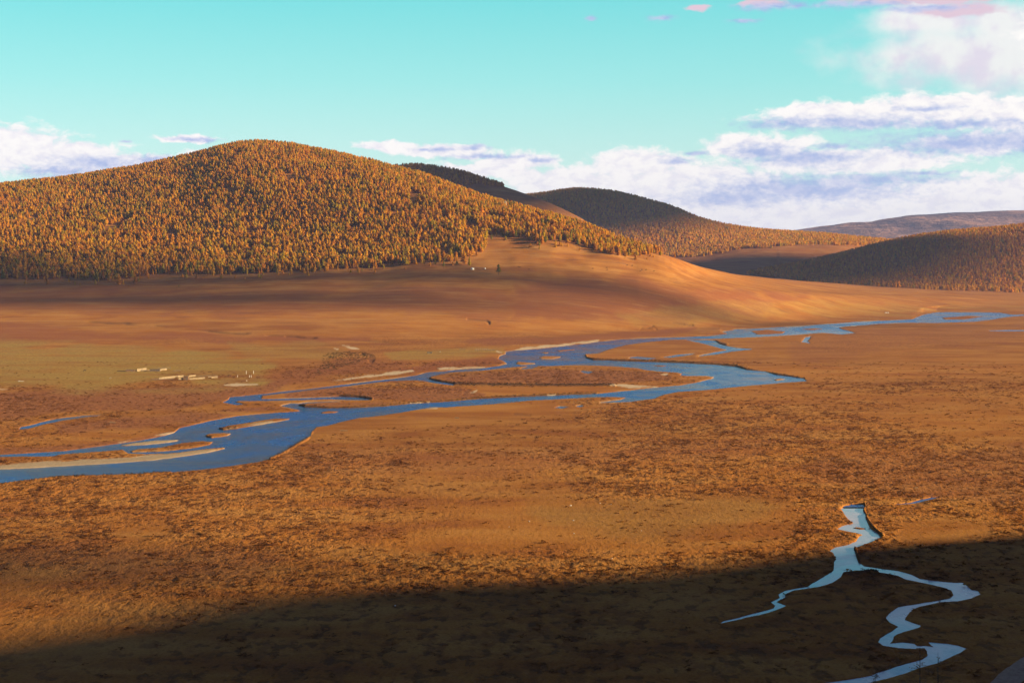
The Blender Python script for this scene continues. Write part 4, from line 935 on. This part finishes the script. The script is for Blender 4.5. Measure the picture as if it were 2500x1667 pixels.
# horses: one continuous skinned body, tail and mane
def horse_mesh():
    J = [(0, 0, 1.25, .27), (-.55, 0, 1.28, .27), (.55, 0, 1.27, .27), (.85, 0, 1.45, .17), (1.15, 0, 1.1, .12), (1.3, 0, .72, .12), (1.42, 0, .45, .07)]
    E = [(0, 1), (0, 2), (2, 3), (3, 4), (4, 5), (5, 6)]
    for (bx, bi, sy) in ((-.6, 1, .17), (-.6, 1, -.17), (.55, 2, .15), (.55, 2, -.15)):
        n = len(J); hind = bx < 0
        J += [(bx, sy, .95, .13), (bx + (-.12 if hind else 0), sy, .52, .075), (bx + (-.05 if hind else .02), sy, .08, .055), (bx + .04, sy, 0.03, .06)]; E += [(bi, n), (n, n + 1), (n + 1, n + 2), (n + 2, n + 3)]
    me = bpy.data.meshes.new('horse'); me.from_pydata([j[:3] for j in J], E, []); me.update()
    o = bpy.data.objects.new('horse_tmp', me); COL.objects.link(o); mod = o.modifiers.new('s', 'SKIN')
    for v, j in zip(me.skin_vertices[0].data, J): v.radius = (j[3], j[3])
    me.skin_vertices[0].data[0].use_root = True; o.modifiers.new('u', 'SUBSURF').levels = 1
    dg = bpy.context.evaluated_depsgraph_get(); m2 = bpy.data.meshes.new_from_object(o.evaluated_get(dg)); bpy.data.objects.remove(o); m2.materials.clear(); m2.materials.append(M_HORSE)
    for p in m2.polygons: p.use_smooth = True
    return m2
HM = horse_mesh()
proto = bpy.data.objects.new('horse', HM); COL.objects.link(proto)
MB().tube((-.83, 0, 1.35), (-.98, 0, .55), .07, .03, 6).build('tail', M_HORSE, proto)
MB().box((.93, 0, 1.42), (.5, .05, .22), 0).build('mane', M_HORSE, proto)
HP = [(1266, 653, 'dark grazing horse nearest right of the lone dark conifer'), (1270, 654, 'dark horse close beside the one nearest the lone conifer'), (1292, 659, 'small dark horse alone below the two near the conifer'), (1447, 657, 'dark horse grazing alone in the middle of the bare slope'),
      (1482, 660, 'lower dark horse of the pair right of the middle of the slope'), (1481, 655, 'upper dark horse of the pair right of the middle of the slope'), (1531, 649, 'left dark horse of the upper pair under the right tip of the forest'), (1543, 650, 'right dark horse of the upper pair under the right tip of the forest'),
      (1563, 664, 'lowest dark horse of the right-hand group'), (1567, 660, 'dark horse just above the lowest one of the right-hand group'), (1577, 660, 'middle dark horse of the right-hand group'), (1596, 663, 'rightmost dark horse on the bare slope'),
      (206, 907, 'dark horse standing on the green meadow left of the far pens'), (560, 920, 'dark horse standing on the green meadow between corral and white posts')]
for n_, (a_, b_, lb) in enumerate(HP):
    o = proto if n_ == 0 else copy_tree(proto); X0, Y0, Z0 = place(a_, b_, 900, 3300)
    o.location = (X0, Y0, Z0 - .02); o.rotation_euler = (0, 0, random.choice([0, 3.14]) + random.uniform(-.6, .6)); o.scale = (1.1,) * 3; tag(o, lb, 'horse', 'horses grazing on the slope and meadow')

# bleached logs and stones
for a_, b_, L, r_, rz, lb in [(275, 1032, 3.6, .3, .05, 'white bleached log on the brown heath between left pond and river'), (840, 1051.5, 4.3, .28, .02, 'white bleached log on the near bank right of the widest river reach'),
                          (1116, 1020.5, 2.6, .33, .1, 'short white log on the near bank below the narrow river reach'), (2237, 1190.5, 1.8, .16, .5, 'small bent white branch above the stream source'), (2084, 796, 9, .4, .0, 'long pale log on the far flats below the braided river'),
                          (51, 931, 4.5, .3, .0, 'pale plank lying on the green meadow at the far left'), (270, 924, 2.0, .5, .3, 'short pale log on the green meadow below the far pens'), (1130, 853.5, 7, .3, .1, 'pale log left of the river fence on the meadow'),
                          (1200, 855, 8, .4, .02, 'long pale log right of the dark river fence'), (380, 1101, 2.2, .3, .1, 'small white log on the gravel bank of the river'), (1075, 995, 15, .25, .03, 'long thin pale driftwood on the near river shore')]:
    X0, Y0, Z0 = place(a_, b_, 500, 3000); m = MB(); n = 5; p = [(-L / 2 + L * k / n, random.uniform(-.05, .05) * L * .5, r_ * .7) for k in range(n + 1)]
    for k in range(n): m.tube(p[k], p[k + 1], r_ * (1 - .1 * k), r_ * (1 - .1 * (k + 1)), 7)
    m.tube(p[1], (p[1][0] + L * .08, .4, r_ * 2.2), r_ * .4, r_ * .2, 5)
    o = m.build('log', M_PALE if rz else M_STONE); o.location = (X0, Y0, max(Z0, -.2)); o.rotation_euler = (0, 0, rz); tag(o, lb, 'log')
for a_, b_, s_, lb in [(1393, 1234, .5, 'white stone, largest on the far side of the smooth olive patch'), (1465, 1228, .35, 'white stone on the upper rim of the smooth olive patch'), (1492, 1230.5, .28, 'tiny white stone right of the one on the upper rim of the olive patch'),
                   (1292, 1272.5, .42, 'white stone at the left end of the smooth olive patch'), (1400, 1270, .42, 'white stone in the middle of the smooth olive patch'), (1243, 1285.5, .25, 'tiny white stone furthest left on the smooth patch'),
                   (1401, 1302, .35, 'white stone on the lower rim of the smooth olive patch'), (1566, 1295, .25, 'tiny white stone right of the middle of the olive patch'), (1494, 1363, .3, 'white stone among tussocks just above the shadow edge'), (965, 1478, .4, 'pale stone lying in the foreground shadow'),
                   (602, 929.5, .7, 'white stone on red ground below the white posts'), (446, 1100, .6, 'white stone at the edge of the river gravel island')]:
    X0, Y0, Z0 = place(a_, b_, 400, 3000); m = MB(); s_ *= .7; prof = [(.02, 0), (s_, .05 * s_), (s_ * 1.05, s_ * .4), (s_ * .6, s_ * .85), (.02, s_)]; m.lathe(prof, 8)
    m.V = [(v[0] * random.uniform(.85, 1.15), v[1] * random.uniform(.85, 1.15), v[2]) for v in m.V]
    o = m.build('stone', M_STONE); o.location = (X0, Y0, Z0 - .03); tag(o, lb, 'stone')
X0, Y0, Z0 = place(1231, 505, 2300, 3600); m = MB()
for k in range(5): m.lathe([(.1, 0), (2.2 - .2 * k, .4), (1.7, 4.5 + k * .9), (.1, 5.5 + k)], 7, (random.uniform(-3, 3), random.uniform(-2, 2), -1))
o = m.build('rock', M_PALE); o.location = (X0, Y0 - 20, Z0 + 2); tag(o, 'pale rock outcrop among the trees high on the right flank of the forested hill', 'rock')

# nearly bare larches at the foot of the viewpoint, lower right
def bare_larch(px_, top_py, Yd, label, seed):
    U, S = ray(px_, top_py); X0 = U * Yd; zt = CAMH + S * Yd; Z0 = float(G.at(X0, Yd)) - .1; H = zt - Z0
    root = empty('bare_larch', (X0, Yd, Z0)); tag(root, label, 'tree', None); rr = random.Random(seed)
    t = MB(); t.tube((0, 0, -.2), (0.1, 0, H * .5), .16, .1, 8); t.tube((.1, 0, H * .5), (0, 0, H), .1, .02, 8); t.build('trunk', M_BARK, root, True)
    br = MB(); V = []; T = []; C_ = []
    for k in range(46):
        zc = H * rr.uniform(.25, .97); a = rr.uniform(0, 6.28); L = (H - zc) * .22 + .7; L *= rr.uniform(.5, 1.2); e = (L * math.cos(a), L * math.sin(a), zc + L * rr.uniform(-.1, .35)); br.tube((0.05, 0, zc), e, .035, .01, 4)
        for q in range(9):
            f = rr.uniform(.3, 1.05); cx, cy, cz = e[0] * f, e[1] * f, zc + (e[2] - zc) * f; b = len(V)
            for w_ in range(3): V.append((cx + rr.uniform(-.16, .16), cy + rr.uniform(-.16, .16), cz + rr.uniform(-.14, .14)))
            T.append((b, b + 1, b + 2)); C_ += [(.30, .13, .04, 1)] * 3
    br.build('branches', M_BARK, root)
    o = make_mesh('needles', np.array(V), np.array(T), M_LEAF, {'C': np.array(C_)}, smooth=False); o.parent = root
bare_larch(2246, 1568, 352, 'thin, nearly bare larch in front of the stream bend, right one of two', 1)
bare_larch(2137, 1640, 348, 'thin, nearly bare larch whose tip shows at the lower edge, left one of two', 2)
bare_larch(2290, 1592, 346, 'small russet larch crown in front of the right stream bend', 3)

# ------------------------------------------------------------------ unseen clouds added outside the frame to shade hills, slope and plain
def cloud_mat():
    m = bpy.data.materials.new('shade_cloud'); m.use_nodes = True; N = NT(m.node_tree); d = N.n('ShaderNodeBsdfDiffuse'); d.inputs[0].default_value = (.85, .85, .87, 1)
    N.put(N.n('ShaderNodeOutputMaterial').inputs[0], d.outputs[0]); return m
M_CLOUD = cloud_mat()
def shade_cloud(tx, ty, tz, rx, ry, alt, seed):
    """unseen cloud added at height alt so that its shadow falls on (tx, ty, tz); rx along the light's ground direction is foreshortened"""
    t = (alt - tz) / SD.z; cx, cy = tx + SD.x * t, ty + SD.y * t; n = 70; m = 36; rr = rx
    th = np.linspace(0, 2 * np.pi, n, endpoint=False); ph = np.linspace(0, np.pi, m); T_, P_ = np.meshgrid(th, ph)
    x_ = np.sin(P_) * np.cos(T_); y_ = np.sin(P_) * np.sin(T_); z_ = np.cos(P_)
    lump = 0.72 + .55 * fbm(x_ * 2.2 + seed * 9 + z_, y_ * 2.2 + z_ * 1.7 + seed, 4, seed)
    co = np.stack([x_ * rx * lump, y_ * ry * lump, np.where(z_ > 0, z_ * 150, z_ * 40) * lump], -1).reshape(-1, 3)
    i = np.arange(n * m).reshape(m, n); j = np.roll(i, -1, 1)
    o = make_mesh('shade_cloud', co, np.stack([i[:-1], i[1:], j[1:], j[:-1]], -1).reshape(-1, 4), M_CLOUD); o.location = (cx, cy, alt); tag(o, 'shade_cloud', 'shade_cloud', kind='structure'); return o
for a_ in SHADE_CLOUDS: shade_cloud(*a_)

# ------------------------------------------------------------------ air
def haze():
    X0, X1, Y0, Y1, Z0, Z1 = -9000, 13000, -1200, 21000, -260, 620
    o = MB().box(((X0 + X1) / 2, (Y0 + Y1) / 2, (Z0 + Z1) / 2), (X1 - X0, Y1 - Y0, Z1 - Z0)).build('haze', None or bpy.data.materials.new('haze'))
    m = o.data.materials[0]; m.use_nodes = True; N = NT(m.node_tree); v = N.n('ShaderNodeVolumePrincipled')
    v.inputs['Color'].default_value = (.38, .48, 1.0, 1); v.inputs['Density'].default_value = HAZE; v.inputs['Anisotropy'].default_value = 0.0
    N.put(N.n('ShaderNodeOutputMaterial').inputs['Volume'], v.outputs[0]); tag(o, 'thin blue air that softens the far hills', 'haze', kind='stuff')
if HAZE: haze()
